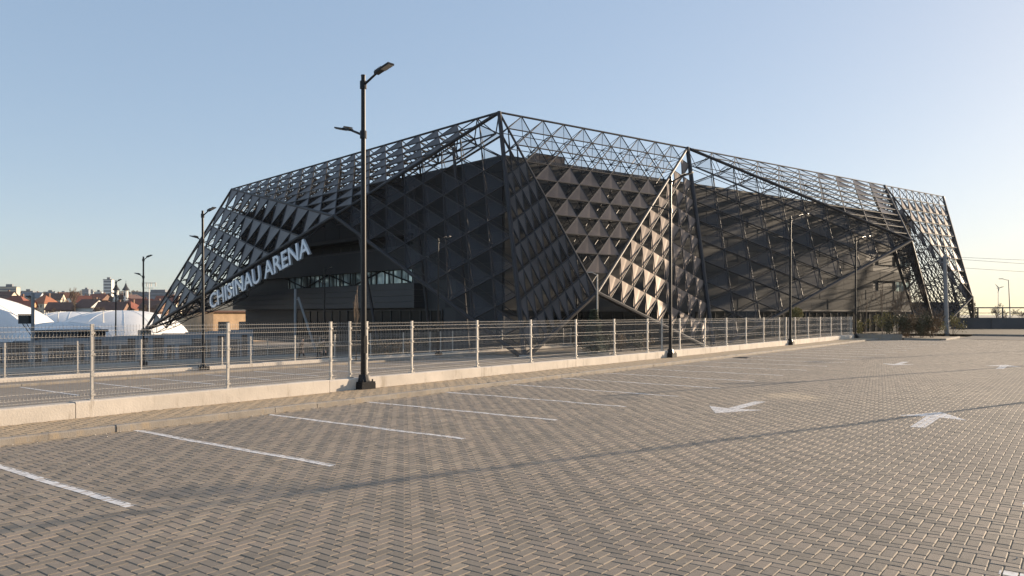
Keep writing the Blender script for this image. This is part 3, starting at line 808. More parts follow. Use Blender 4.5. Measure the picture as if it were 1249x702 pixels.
# inclined columns behind the open lattices, from ground to the lattice
cols = []
b = MB()
for (x, y, x2, y2, zt) in ((-6.5, 61.8, -8.2, 63.6, 12.5), (-3.2, 57.0, -4.6, 60.2, 15.0), (-11.0, 63.5, -13.5, 66.3, 10.2)):
    b.tube((x, y, -1.1), (x2, y2, zt), .13, n=8)
b.build('column', MT['steel'], arena, ORI)

# lettering hung under the edge beam H-G
e1 = (H-G).normalized(); side = Vector((e1.x, e1.y, 0)).normalized()
nf = Vector((side.y, -side.x, 0)).normalized()       # toward the viewer
e2 = nf.cross(e1).normalized()
if e2.z < 0: e2 = -e2
s_left, s_right = .552, .089
pl = H+(G-H)*s_left; pr = H+(G-H)*s_right
b = MB(); off = -e2*.46+nf*.12
b.tube(pl+off, pr+off, .05, n=6)
for q in range(12): 
    a_ = pl.lerp(pr, (q+.5)/12); b.tube(a_, a_+off, .03, n=5)
rail = b.build('sign_rail', MT['steel'], arena, ORI)
text = 'CHISINAU ARENA'
cu = bpy.data.curves.new('t', 'FONT'); cu.body = text; cu.size = 2.35; cu.extrude = .10; cu.offset = .03; cu.resolution_u = 3
to = bpy.data.objects.new('t', cu); COL.objects.link(to); dg = bpy.context.evaluated_depsgraph_get(); dg.update()
tm = to.evaluated_get(dg).to_mesh(); full_w = max(v.co.x for v in tm.vertices); to.evaluated_get(dg).to_mesh_clear()
sx = (pr-pl).length/full_w; cap = 2.35*.72
xcur = 0.0
def wid(s_):
    cu.body = s_; dg_ = bpy.context.evaluated_depsgraph_get(); dg_.update(); ev = to.evaluated_get(dg_); mm = ev.to_mesh()
    r_ = max([v.co.x for v in mm.vertices], default=0); ev.to_mesh_clear(); return r_
for q, chx in enumerate(text):
    if chx == ' ': continue
    cu.body = chx; bpy.context.view_layer.update(); dg = bpy.context.evaluated_depsgraph_get(); ev = to.evaluated_get(dg)
    mm = bpy.data.meshes.new_from_object(ev); mm.name = 'letter'
    cw = max(v.co.x for v in mm.vertices)
    right = wid(text[:q+1]); x0 = right-cw
    cap_h = max(v.co.y for v in mm.vertices)
    for v in mm.vertices:
        lx_, ly_, lz_ = v.co
        if cap_h > 0 and chx in 'CSU': ly_ = ly_
        P_ = pl+e1*((x0+lx_)*sx)+e2*((ly_-1.68)*.98-.46)+nf*(.16+lz_)
        v.co = P_-Vector(ORI)
    mm.materials.clear(); mm.materials.append(MT['letter']); mm.update()
    lo = bpy.data.objects.new('letter', mm); COL.objects.link(lo); lo.parent = rail
bpy.data.objects.remove(to)
# sub-parts were written in arena space: their parents sit at the arena origin, so shift once
for o in list(arena.children):
    for ch in o.children:
        if ch.name.startswith(('window_frame', 'rooftop_unit')):
            ch.data.transform(Matrix.Translation(-Vector(ORI)))

# slanted two-legged mast by the lobby
b = MB(); root = empty('service_mast', (-19.4, 68.5, -1.2))
tag(root, 'blue grey two legged mast leaning by the lobby under the lettering', 'mast')
b.tube((0, 0, 0), (0.02, 0, 5.35), .13, .11, 10); b.build('pole', MT['upole'], root)
b = MB(); b.tube((1.9, -.4, 0), (.28, 0, 4.6), .12, .10, 10); b.tube((.05, 0, 4.35), (.4, 0, 4.5), .05, n=6); b.build('brace', MT['upole'], root)

# ------------------------------------------------------------------ vegetation
def leaf_cloud(b, c, rad, n, s, mi=0, flat=.8):
    for _ in range(n):
        while True:
            q = Vector((random.uniform(-1, 1), random.uniform(-1, 1), random.uniform(-1, 1)))
            if q.length < 1: break
        q = q*(.55+.45*random.random())
        q = Vector((q.x*rad[0], q.y*rad[1], q.z*rad[2]))+Vector(c)
        a = Euler((random.uniform(0, 6.3), random.uniform(0, 6.3), random.uniform(0, 6.3))).to_matrix(); l = s*random.uniform(.6, 1.3)
        b.quad([q+a @ Vector(k_) for k_ in ((-l/2, 0, 0), (0, -l/4, 0), (l/2, 0, 0), (0, l/4, 0))], mi)
def shrub(px_pt, rad, n, s, m, label, group=None, name='shrub', clumps=7):
    loc = Vector(px_pt); root = empty(name, loc); tag(root, label, 'shrub', group)
    b = MB(); st = MB()
    for q in range(clumps):
        a = random.uniform(0, 6.3); rr = random.random()**.5*.75
        c_ = (rad[0]*rr*math.cos(a), rad[1]*rr*math.sin(a), rad[2]*random.uniform(.55, 1.55)*.6)
        leaf_cloud(b, c_, [k_*random.uniform(.3, .5) for k_ in rad], n//clumps, s)
        st.tube((c_[0]*.2, c_[1]*.2, 0), c_, .018, .006, 5)
    b.build('foliage', m, root); st.build('stem', MT['bark'], root)
    return root
def branch(b, tw, a, d, L_, r, lvl, spread, upb):
    e_ = a+d*L_; r = max(r, RMIN[0]); (b if lvl > 1 else tw).tube(a, e_, r, r*.68, 5 if lvl > 1 else 3, cap=False)
    if lvl == 0: return
    n = random.choice((2, 3, 3)) if lvl > 1 else random.choice((3, 4))
    for q in range(n):
        f = random.uniform(.45, 1.0) if q else 1.0
        dd = (d+Vector((random.gauss(0, spread), random.gauss(0, spread), random.gauss(upb, spread*.6)))).normalized()
        branch(b, tw, a+d*L_*f, dd, L_*random.uniform(.55, .8), r*.6*(f if f < 1 else 1), lvl-1, spread, upb)
RMIN = [0.0]
def bare_tree(loc, h, lv, label, group=None, spread=.45, upb=.1, r=None):
    root = empty('bare_tree', loc); tag(root, label, 'tree', group)
    b = MB(); tw = MB(); tr = MB(); r = r or h*.016; RMIN[0] = max(.006, loc[1]/934*.13)
    tr.tube((0, 0, -.3), (0, 0, h*.3), r*1.25, r, 8, cap=False); tr.build('trunk', MT['bark'], root)
    for q in range(3):
        d = Vector((random.gauss(0, spread*.6), random.gauss(0, spread*.6), 1)).normalized()
        branch(b, tw, Vector((0, 0, h*(.3-.05*q))), d, h*.26, r*.75, lv, spread, upb)
    b.v += []; k_ = len(b.v)
    for f in tw.f: b.f.append(tuple(i+k_ for i in f)); b.mi.append(0)
    b.v += tw.v
    b.build('crown', MT['twig'], root)
    return root
def spruce(loc, h, label):
    root = empty('spruce_tree', loc); tag(root, label, 'tree')
    b = MB(); b.tube((0, 0, -.2), (0, 0, h), .055, .01, 7); b.build('trunk', MT['bark'], root)
    b = MB()
    for q in range(46):
        f = (q+.5)/46; z = h*(.08+.9*f); Lr = 1.15*(1-f)**.8*random.uniform(.7, 1.15)+.07
        for k_ in range(7):
            a = random.uniform(0, 6.3); dr = Vector((math.cos(a), math.sin(a), -.22)); sd_ = Vector((-math.sin(a), math.cos(a), 0))
            for u in range(5):
                o_ = dr*(Lr*u/5)+Vector((0, 0, z)); ln = .26*(1-u/7)
                for s in (-1, 1):
                    tip = o_+sd_*s*ln+dr*ln*.7; b.quad([o_, o_+dr*.10, tip, tip-dr*.10-Vector((0, 0, .06))])
    b.build('crown', MT['needle'], root)
    return root
def wp(px, Z, z): return Vector(((px-624.5)/934*Z, Z, z))
spruce(wp(724.5, 50.6, -.68), 3.0, 'small dark spruce beside the pale lamp post under the bright cladding')
b = MB(); root = empty('pale_lamp_post', wp(728.5, 51.0, -.75)); tag(root, 'pale galvanised lamp post rising beside the small spruce', 'lamp post')
b.tube((0, 0, 0), (0, 0, 5.3), .065, .045, 10); b.tube((0, 0, 0), (0, 0, .5), .13, .12, 10); b.build('pole', MT['galv'], root)
b = MB(); b.tube((0, 0, 5.25), (-.35, -.15, 5.38), .03, n=6); b.box((-.5, -.22, 5.41), (.36, .16, .06), rot=.4); b.build('lamp_head', MT['galv'], root)
bare_tree(wp(434.5, 44, -.95), 4.6, 3, 'bare young sapling left of the tallest lamp post', spread=.12, upb=.5, r=.035)
bare_tree(wp(1076, 68, -.2), 5.2, 3, 'thin leafless sapling in front of the right grey hall wall', 'saplings before the hall', spread=.14, upb=.5, r=.03)
bare_tree(wp(1094, 66, -.1), 4.8, 3, 'reddish leafless sapling above the planted island', 'saplings before the hall', spread=.2, upb=.4, r=.03)
bare_tree(wp(1055, 72, -.3), 4.6, 3, 'leafless sapling just right of the last near lamp post', 'saplings before the hall', spread=.16, upb=.5, r=.03)
bare_tree(wp(1117, 63, 0), 5.0, 4, 'twiggy brown leafless tree in the planted island', 'saplings before the hall', spread=.3, upb=.25, r=.04)
root = empty('ball_tree', wp(970.5, 60, -.9)); tag(root, 'round yellow green ball of leaves above the near fence by the third lamp post', 'tree')
b = MB(); b.tube((0, 0, 0), (0, 0, 2.6), .03, .02, 6); b.build('trunk', MT['bark'], root)
b = MB(); leaf_cloud(b, (0, 0, 2.8), (.62, .55, .6), 1300, .16); b.build('crown', MT['leafy'], root)
shrub(wp(1081, 63, .05), (1.3, 1.0, 1.9), 900, .14, MT['leafy'], 'yellow green shrub behind the island kerb left of the hedge')
shrub(wp(1052, 64, -.1), (.8, .8, 1.5), 500, .14, MT['leafy'], 'small yellowish shrub at the foot of the last near lamp post')
for i, (px, l) in enumerate(((1098, 'leftmost dark low hedge bush on the planted island'), (1111, 'second dark low hedge bush from the left on the island'), (1124, 'third dark low hedge bush from the left on the island'), (1137, 'rightmost dark low hedge bush on the planted island'))):
    shrub(wp(px, 58.5, .1), (1.15, .95, 1.6), 1500, .15, MT['leafd'] if i % 2 == 0 else MT['leafb'], l, 'hedge bushes on the planted island')
shrub(wp(1162, 66, .1), (1.2, 1.0, 1.5), 600, .14, MT['leafy'], 'yellow green shrub right of the concrete utility pole')
for i, (px, Z, l) in enumerate(((742, 52, 'low brown shrub right of the small spruce'), (757, 52.6, 'low dry shrub in the middle of the bed behind the near fence'), (772, 53.4, 'low olive shrub below the bright cladding'), (788, 54.2, 'low dark shrub left of the second near lamp post'))):
    shrub(wp(px, Z, -.7), (.8, .8, 1.1), 420, .13, MT['leafb'] if i % 2 else MT['leafd'], l, 'low shrubs in the planting bed behind the near fence')
for i, (px, l) in enumerate(((452, 'dry grassy shrub right of the tallest lamp post'), (470, 'second dry shrub by the lobby glass'), (497, 'dry shrub in front of the dark lobby glass, rightmost'))):
    shrub(wp(px, 55, -1.15), (1.2, .9, 1.0), 420, .13, MT['leafb'], l, 'dry shrubs before the lobby')
shrub(wp(1188, 100, -.3), (.5, .5, 4.0), 700, .22, MT['leafd'], 'narrow climbing evergreen at the right foot of the shell')

for i, (px, h, l) in enumerate(((1104, 3.4, 'twiggy reddish bush behind the leftmost hedge bush'), (1128, 3.0, 'twiggy reddish bush behind the right hedge bushes'), (1142, 2.4, 'low twiggy bush left of the concrete utility pole'))):
    bare_tree(wp(px, 61.5, .05), h, 5, l, 'twiggy bushes on the planted island', spread=.5, upb=.15, r=.03)

# ------------------------------------------------------------------ people by the middle fence
def person(loc, rz, pose, label, tops, legs):
    V = []; Ed = []; Rd = []
    def add(p, r, par=None):
        V.append(p); Rd.append(r)
        if par is not None: Ed.append((par, len(V)-1))
        return len(V)-1
    ln = pose  # forward lean of the trunk
    pel = add((0, 0, .93), (.145, .115)); wst = add((.05*ln, 0, 1.08), (.14, .11), pel)
    chs = add((.22*ln, 0, 1.30-.06*ln), (.17, .125), wst); nk0 = add((.36*ln, 0, 1.46-.14*ln), (.10, .085), chs)
    nk = add((.42*ln+.01, 0, 1.53-.16*ln), (.052, .052), nk0); hd = add((.48*ln+.02, 0, 1.61-.19*ln), (.082, .085), nk); tp = add((.50*ln+.02, 0, 1.71-.20*ln), (.072, .075), hd)
    add((.50*ln+.10, 0, 1.615-.19*ln), (.022, .02), hd)         # nose and face front
    for s in (-1, 1):
        st = .17*s*(1 if pose < .5 else .4)
        h_ = add((0, s*.09, .86), (.095, .09), pel); kn = add((st+.03, s*.10, .48), (.066, .06), h_); an = add((st*1.25-.02, s*.10, .09), (.045, .042), kn); add((st*1.25+.14, s*.105, .04), (.042, .034), an)
        sh = add((.33*ln, s*.19, 1.41-.12*ln), (.062, .058), chs)
        el = add((.36*ln-st*.5, s*.235, 1.13-.10*ln), (.047, .045), sh); wr = add((.45*ln-st*.7+.06, s*.22, .90-.04*ln), (.034, .032), el)
        pm = add((.45*ln-st*.7+.08, s*.215, .83-.04*ln), (.038, .022), wr)
        for q in range(4): add((.46*ln-st*.7+.055+.02*q, s*.21, .745-.04*ln+.004*abs(q-1)), (.009, .009), pm)
        add((.46*ln-st*.7+.125, s*.20, .79-.04*ln), (.010, .010), pm)
    me = bpy.data.meshes.new('person'); me.from_pydata(V, Ed, [])
    o = bpy.data.objects.new('person', me); COL.objects.link(o)
    md = o.modifiers.new('skin', 'SKIN'); sv = me.skin_vertices[0].data
    for i, r_ in enumerate(Rd): sv[i].radius = r_
    sv[0].use_root = True
    o.modifiers.new('sub', 'SUBSURF').levels = 2; o.modifiers['sub'].render_levels = 2
    dg = bpy.context.evaluated_depsgraph_get(); dg.update()
    nm = bpy.data.meshes.new_from_object(o.evaluated_get(dg)); nm.name = 'person'
    o.modifiers.clear(); o.data = nm
    nm.materials.clear()
    for k_ in (tops, legs, MT['skin'], MT['jean']): nm.materials.append(k_)
    for f in nm.polygons:
        c_ = f.center; f.use_smooth = True
        if c_.z > 1.50-.17*ln and abs(c_.y) < .12: f.material_index = 2
        elif c_.z < .90-.02*ln and abs(c_.y) > .165: f.material_index = 2
        elif c_.z < .10: f.material_index = 3
        elif c_.z < .80: f.material_index = 1
    # hair cap follows the back and top of the head
    b = MB(); bm = bmesh.new(); bmesh.ops.create_uvsphere(bm, u_segments=14, v_segments=9, radius=.1)
    c_ = Vector((.485*ln+.0, 0, 1.675-.195*ln))
    bmesh.ops.delete(bm, geom=[v for v in bm.verts if v.co.x > .045 and v.co.z < .04 or v.co.z < -.07], context='VERTS')
    for v in bm.verts: v.co = Vector((v.co.x*1.02, v.co.y*.95, v.co.z*1.08))+c_
    hm = bpy.data.meshes.new('hair'); bm.to_mesh(hm); bm.free(); hm.materials.append(MT['hair'])
    ho = bpy.data.objects.new('hair', hm); COL.objects.link(ho); ho.parent = o
    o.location = loc; o.rotation_euler = (0, 0, rz); tag(o, label, 'person')
    return o
person(wp(367.5, 50, LOT3(-41.0)), R(-15), .12, 'person in a dark coat walking behind the middle fence left of the lamp post', MT['coat'], MT['jean'])
person(wp(389, 49.5, LOT3(-39.8)), R(-30), .75, 'person in an olive jacket leaning forward behind the middle fence', MT['olive'], MT['jean'])

# ------------------------------------------------------------------ left: boundary wall, domes, masts
def lot_thing(name, p, t, z, rz=0.0): return empty(name, W(p, t, z), -TH+rz)
# boundary wall runs almost straight across the view
bw0 = Vector((-47.5, 66.0)); bw1 = Vector((-24.5, 72.5)); bd = (bw1-bw0).normalized(); bl = (bw1-bw0).length
root = empty('boundary_wall', (bw0.x, bw0.y, -2.5), math.atan2(bd.y, bd.x))
tag(root, 'long blue grey sheet wall with brown panels behind the farthest fence', 'wall')
b = MB(); n = 12
for q in range(n):
    x0 = bl*q/n; x1 = bl*(q+1)/n-.03; zt = 1.86+1.15*q/n
    b.box2((x0, 0, 0), (x1, .12, zt)); b.box2((x1, -.05, 0), (x1+.03, .17, zt+.06))
b.box2((0, -.03, -.4), (bl, .14, 0.0))
b.build('sheeting', MT['bluewall'], root)
for q in range(22):
    x0 = .2+q*1.07+random.uniform(0, .25); wd = random.choice((.6, .9, 1.1, .5)); 
    if x0+wd > bl: break
    b = MB(); b.box2((x0, -.06, .12), (x0+wd, -.004, 1.35+.9*random.random()*(.6+q/30))); b.build('panel', MT['poster'], root)
b = MB(); root = empty('flat_roof_shed', (-45.6, 73, -2.6)); tag(root, 'low dark flat roofed shed above the boundary wall before the white domes', 'shed')
b.box2((0, 0, 0), (4.2, 5, 2.7)); b.build('wall', MT['darkwall'], root)
b = MB(); b.box2((-.15, -.2, 2.7), (4.4, 5.2, 2.95)); b.build('roof', MT['hall'], root)
structure(grid_sheet([-62, -58, -54], list(range(0, 60, 6)), lambda p, t: -2.0, 'pavement', MT['slab']))
def dome(cx_px, Z, wpx, ztop, zb, depth, label, rot=0., ex=2.6):
    X = (cx_px-624.5)/934*Z; a = wpx/2/934*Z; hgt = ztop-zb
    b = MB(); nu, nv = 56, 14
    for j in range(nv+1):
        f = j/nv*math.pi/2
        for i in range(nu):
            u = 2*math.pi*i/nu; cu_, su = math.cos(u), math.sin(u)
            r_ = math.cos(f)**.85
            x = a*r_*math.copysign(abs(cu_)**(2/ex), cu_); y = depth*r_*math.copysign(abs(su)**(2/ex), su)
            b.v.append((x, y, hgt*math.sin(f)**.9))
    for j in range(nv):
        for i in range(nu):
            i2 = (i+1) % nu; b.f.append((j*nu+i, j*nu+i2, (j+1)*nu+i2, (j+1)*nu+i)); b.mi.append(0)
    root = empty('inflatable_dome', (X, Z, zb), rot); tag(root, label, 'dome', 'white inflatable sports domes')
    b.build('membrane', MT['dome'], root, smooth=True)
    s = MB()
    for i in range(0, nu, 4):
        pts = [Vector(b.v[j*nu+i])*1.002 for j in range(nv)]
        s.poly(pts, .025, 4)
    s.build('seam_cable', MT['white'], root)
    b = MB(); pts = [Vector((v[0]*1.01, v[1]*1.01, .12)) for v in b.v[:0]]
    return root
dome(-116, 90, 318, 4.9, -3.0, 16, 'nearest white inflatable dome at the left edge of the view')
dome(75, 92, 108, .95, -3.0, 7, 'lower white inflatable dome behind the flat roofed shed')
dome(150, 122, 150, 2.5, -3.2, 13, 'big white inflatable dome below the church, shaded blue on its left', .25)
dome(88, 136, 120, 2.35, -3.2, 11, 'farther white inflatable dome left of the big one', .2)
# equipment pole
root = empty('equipment_pole', wp(40, 63, -2.6)); tag(root, 'thick dark pole with a box and braces in front of the white domes', 'utility pole')
b = MB(); b.tube((0, 0, 0), (0, 0, 6.25), .13, .125, 10); b.build('pole', MT['upole'], root)
b = MB(); b.box((-.6, .0, 4.05), (.85, .55, .7)); b.box((-.6, 0, 4.45), (.9, .6, .08)); b.build('transformer_box', MT['hall'], root)
b = MB(); b.tube((-.85, 0, 3.7), (-.05, 0, 2.6), .03, n=5); b.tube((-.5, 0, 3.7), (-.05, 0, 3.0), .03, n=5); b.tube((-.55, 0, 5.95), (-.05, 0, 5.95), .06, n=6); b.build('bracket', MT['hall'], root)
def sag(a, c_, s, n=14):
    a = Vector(a); c_ = Vector(c_)
    return [a.lerp(c_, i/n)-Vector((0, 0, s*4*(i/n)*(1-i/n))) for i in range(n+1)]
b = MB(); b.poly(sag(wp(40, 63, 3.3), wp(-90, 80, 5.5), .4), .018, 4); tag(b.build('power_cable', MT['copper']), 'thin dark cable running left from the dark pole with the box', 'cable')
for (px, Z, zt, lab) in ((182, 150, 8.0, 'white floodlight mast with a square head left of the shell'), (56.5, 118, 2.2, 'short white mast above the blue dome, leftmost'), (71, 118, 2.3, 'short white mast above the blue dome, right of the leftmost'), (126, 112, 2.4, 'slim white mast standing before the big blue shaded dome')):
    root = empty('floodlight_mast', wp(px, Z, -3.0)); tag(root, lab, 'mast', 'white floodlight masts round the domes')
    b = MB(); b.tube((0, 0, 0), (0, 0, zt+3), .11, .08, 8); b.build('pole', MT['white'], root)
    b = MB(); hw = 1.3 if zt > 5 else .35
    b.box((0, 0, zt+3), (2*hw, .15, .12))
    if zt > 5:
        b.box((0, 0, zt+2.0), (2*hw*.7, .15, .1))
        for q in (-1, -.33, .33, 1): b.box((q*hw, -.1, zt+2.7), (.12, .12, .8))
    b.build('lamp_frame', MT['galv'], root)

# low building glowing in the sun behind the shell
root = lot_thing('low_building', -118, 72, -3.0); tag(root, 'sunlit ochre low building with a dark eave behind the left foot of the shell', 'building')
b = MB(); b.box2((-9, 1, 0), (0, 14, 5.2)); b.build('wall', MT['cream2'], root)
b = MB(); b.box2((-9.6, .6, 5.2), (.5, 14.5, 5.5)); b.build('roof', MT['roofb'], root)
for q in range(3):
    b = MB(); b.box2((.005, 2+q*4, 1.2), (.06, 4+q*4, 3.6)); b.build('window', MT['pane'], root)

# ------------------------------------------------------------------ the town on the hillside
def house(px, Z, wd, dp, wh, rh, rz, wm, rm, label, z=None, hip=False, chim=True):
    X = (px-624.5)/934*Z; zz = hill_z(X, Z) if z is None else z
    root = empty('house', (X, Z, zz-.3), rz); tag(root, label, 'house', 'houses of the hillside town')
    b = MB(); b.box2((-wd/2, -dp/2, 0), (wd/2, dp/2, wh))
    if not hip:
        for sx_ in (-1, 1): b.quad([(sx_*wd/2, -dp/2, wh), (sx_*wd/2, dp/2, wh), (sx_*wd/2, 0, wh+rh*.93)])
    b.build('wall', wm, root)
    b = MB(); o_ = .5; rx = wd/2-(dp/2*.8 if hip else -o_); 
    E0 = [(-wd/2-o_, -dp/2-o_, wh-.15), (wd/2+o_, -dp/2-o_, wh-.15), (wd/2+o_, dp/2+o_, wh-.15), (-wd/2-o_, dp/2+o_, wh-.15)]
    r0, r1 = (-rx, 0, wh+rh), (rx, 0, wh+rh)
    b.quad([E0[0], E0[1], r1, r0]); b.quad([E0[2], E0[3], r0, r1])
    if hip: b.quad([E0[1], E0[2], r1]); b.quad([E0[3], E0[0], r0])
    lo = [(x, y, z_-.18) for x, y, z_ in E0]
    for q in range(4): b.quad([E0[q], E0[(q+1) % 4], lo[(q+1) % 4], lo[q]])
    b.quad(lo)
    rf_ = b.build('roof', rm, root)
    if chim:
        b = MB(); b.box((wd*.2, dp*.12, wh+rh*.95), (.7, .7, 1.9)); b.build('chimney', MT['brick'], rf_)
    nfl = max(1, int(wh/2.9))
    for fl in range(nfl):
        for q in range(max(2, int(wd/3))):
            x = -wd/2+wd*(q+.5)/max(2, int(wd/3)); z0 = .9+fl*2.9
            w_ = MB(); w_.box2((x-.5, -dp/2-.03, z0), (x+.5, -dp/2-.004, z0+1.3)); w_.build('window', MT['pane'], root)
    return root
house(20, 330, 10.5, 9, 6.2, 3.6, .15, MT['white'], MT['rooft'], 'white house with a big red roof behind the thick dark pole', hip=True)
house(34, 322, 5, 7, 5, 2.6, .3, MT['ochre'], MT['rooft'], 'small orange walled house touching the thick dark pole')
house(55, 370, 8, 8, 6, 4, -.3, MT['cream'], MT['roofo'], 'cream house with a bright orange hipped roof right of the dark pole', hip=True)
house(75, 330, 9.5, 9, 3.6, 3.2, .2, MT['brick'], MT['roofb'], 'brown roofed low house left of the tall bare tree')
house(4, 420, 12, 9, 7, 4, 0, MT['cream'], MT['roofb'], 'dark brown roofed house at the left edge above the white house')
house(111, 335, 10, 9, 4.4, 3.6, -.35, MT['white'], MT['roofb'], 'white gabled house with a brown roof right of the tall bare tree')
house(100, 390, 8, 8, 6, 3.4, .5, MT['cream'], MT['rooft'], 'cream gabled house directly right of the tall bare tree top')
house(138, 320, 11, 9, 3.2, 3.6, .1, MT['brick'], MT['roofb'], 'long brown roofed house below the church')
house(156, 335, 10, 9, 3.6, 3.4, -.2, MT['ochre'], MT['rooft'], 'ochre house with red roof below the right church tower', hip=True)
house(172, 345, 9, 8, 4.6, 3.5, .3, MT['cream'], MT['rooft'], 'red roofed house left of the shell foot')
house(188, 330, 9, 8, 4.0, 3.2, -.1, MT['brick'], MT['roofb'], 'brown roofed house partly hidden by the shell foot')
house(66, 450, 10, 9, 6, 3.6, .2, MT['cream'], MT['roofb'], 'distant brown roofed house above the orange roof')
house(122, 440, 10, 9, 6, 3.6, -.2, MT['brick'], MT['rooft'], 'distant red roofed house left of the church')
house(84, 520, 11, 9, 7, 3.6, .4, MT['white'], MT['roofo'], 'far pale house left of the tall bare tree top')
house(40, 500, 12, 9, 7, 3.6, .1, MT['white'], MT['roofg'], 'far white house with grey roof behind the dark pole top')
house(-22, 340, 11, 9, 6, 3.6, .1, MT['cream'], MT['rooft'], 'cream house just left of the view')
house(205, 400, 11, 9, 6, 3.6, .1, MT['cream'], MT['rooft'], 'red roofed house behind the shell edge')
# church with two towers
Zc = 430; Xc = (150.5-624.5)/934*Zc; zc = hill_z(Xc, Zc)
root = empty('church', (Xc, Zc, zc-.5)); tag(root, 'white church with two dark pointed tower roofs on the skyline', 'church')
b = MB(); b.box2((-6, -2, 0), (6, 16, 7)); b.build('nave', MT['white'], root)
b = MB(); b.prism([(-6.5, 7), (6.5, 7), (0, 10)], -2.3, 16.3); b.build('roof', MT['roofb'], root)
ztow = 1.88+(383-354)/934*Zc-(zc-.5)
for s in (-1, 1):
    b = MB(); b.tube((s*2.7, -2.6, 0), (s*2.7, -2.6, ztow), 1.35, 1.2, 8); b.tube((s*2.7, -2.6, ztow*.55), (s*2.7, -2.6, ztow*.6), 1.7, 1.6, 8)
    tw = b.build('tower', MT['white'], root)
    b = MB(); b.tube((s*2.7, -2.6, ztow), (s*2.7, -2.6, ztow+1.7), 2.1, 1.1, 8); b.tube((s*2.7, -2.6, ztow+1.7), (s*2.7, -2.6, ztow+4.4), 1.0, .06, 8)
    b.tube((s*2.7, -2.6, ztow+4.3), (s*2.7, -2.6, ztow+5.4), .07, n=4); b.box((s*2.7, -2.6, ztow+5.0), (.6, .1, .1)); b.build('tower_roof', MT['hall'], tw)
    b = MB(); b.box((s*2.7, -3.95, ztow*.82), (.7, .1, 1.8)); b.build('window', MT['halldark'], tw)
# blocks on the skyline
def block(px, Z, wpx, ytop, m, label, dp=5, rz=0., rows=6):
    X = (px-624.5)/934*Z; wd = wpx/934*Z; zt = EYE+(383-ytop)/934*Z; zb = hill_z(X, Z)-1
    root = empty('apartment_block', (X, Z, zb), rz); tag(root, label, 'building', 'buildings on the skyline')
    h = max(4, zt-zb); b = MB(); b.box2((-wd/2, 0, 0), (wd/2, dp, h)); b.build('wall', m, root)
    b = MB(); b.box2((-wd/2-.3, -.3, h), (wd/2+.3, dp+.3, h+.6)); b.box2((-wd*.15, dp*.3, h+.6), (wd*.2, dp*.7, h+2.6)); b.build('roof', MT['roofg'], root)
    nf_ = max(1, int(h/3.2))
    for fl in range(min(nf_, rows)):
        z0 = h-(fl+1)*3.1+.6
        if z0 < .3: break
        b = MB(); b.box2((-wd*.46, -.06, z0), (wd*.46, -.005, z0+1.3)); b.build('window_band', MT['roofg'], root)  # bands coloured pale grey to stand in for distance haze
block(131, 760, 10, 341, MT['white'], 'white high rise left of the church towers')
block(187, 560, 52, 357, MT['greyb'], 'long grey blue flat block right of the church', 18)
block(9, 640, 22, 350, MT['cream'], 'cream block on the skyline at the far left')
block(104, 980, 8, 353, MT['greyb'], 'small grey block on the skyline right of the bare tree')
block(111, 1020, 6, 355, MT['white'], 'small white block on the skyline, farther right of the bare tree')
block(60, 1000, 14, 356, MT['greyb'], 'grey block on the skyline left of the bare tree')
block(76, 1050, 10, 357, MT['white'], 'low white block on the skyline just left of the bare tree')
block(33, 900, 14, 355, MT['greyb'], 'grey block on the skyline above the white house')
block(119, 900, 9, 356, MT['white'], 'low white block on the skyline left of the high rise')
bare_tree(wp(91.5, 260, hill_z(-148, 260)-.5), 12.5, 5, 'tall bare tree among the red roofed houses', spread=.22, upb=.3, r=.16)
for i, (px, Z, h, l) in enumerate(((24, 250, 5.5, 'bushy bare tree before the white red roofed house'), (46, 285, 5, 'bare tree right of the thick dark pole'), (64, 290, 4.5, 'low bare tree before the brown roofed house'), (118, 300, 5, 'bare tree before the white gabled house'), (127, 300, 5, 'bare tree left of the lamp post by the church'), (178, 300, 6, 'bare tree at the left foot of the shell'), (196, 290, 6, 'bare tree seen through the shell edge'))):
    X = (px-624.5)/934*Z
    bare_tree((X, Z, hill_z(X, Z)-.2), h, 5, l, 'bare trees among the houses', spread=.45, upb=.1)
# far wood along the ridge reads as one mass
b = MB()
for q in range(900):
    Z = random.uniform(420, 1250); px = random.uniform(-120, 260); X = (px-624.5)/934*Z; h = random.uniform(4, 9); zz = hill_z(X, Z)
    for k_ in range(7):
        c_ = Vector((X+random.gauss(0, h*.28), Z+random.gauss(0, 1.5), zz+h*random.uniform(.2, .95)))
        s = h*random.uniform(.10, .22); a = Euler((random.uniform(0, 6), random.uniform(0, 6), random.uniform(0, 6))).to_matrix()
        b.quad([c_+a @ Vector(v) for v in ((-s, -s*.4, 0), (s*.2, -s, 0), (s, s*.5, 0), (-s*.3, s, 0))])
tag(b.build('far_wood', mat('far_wood_twigs', (.085, .07, .058), .95, var=.35, scale=.05)), kind='stuff', label='brown leafless woods on the far ridge', cat='wood')

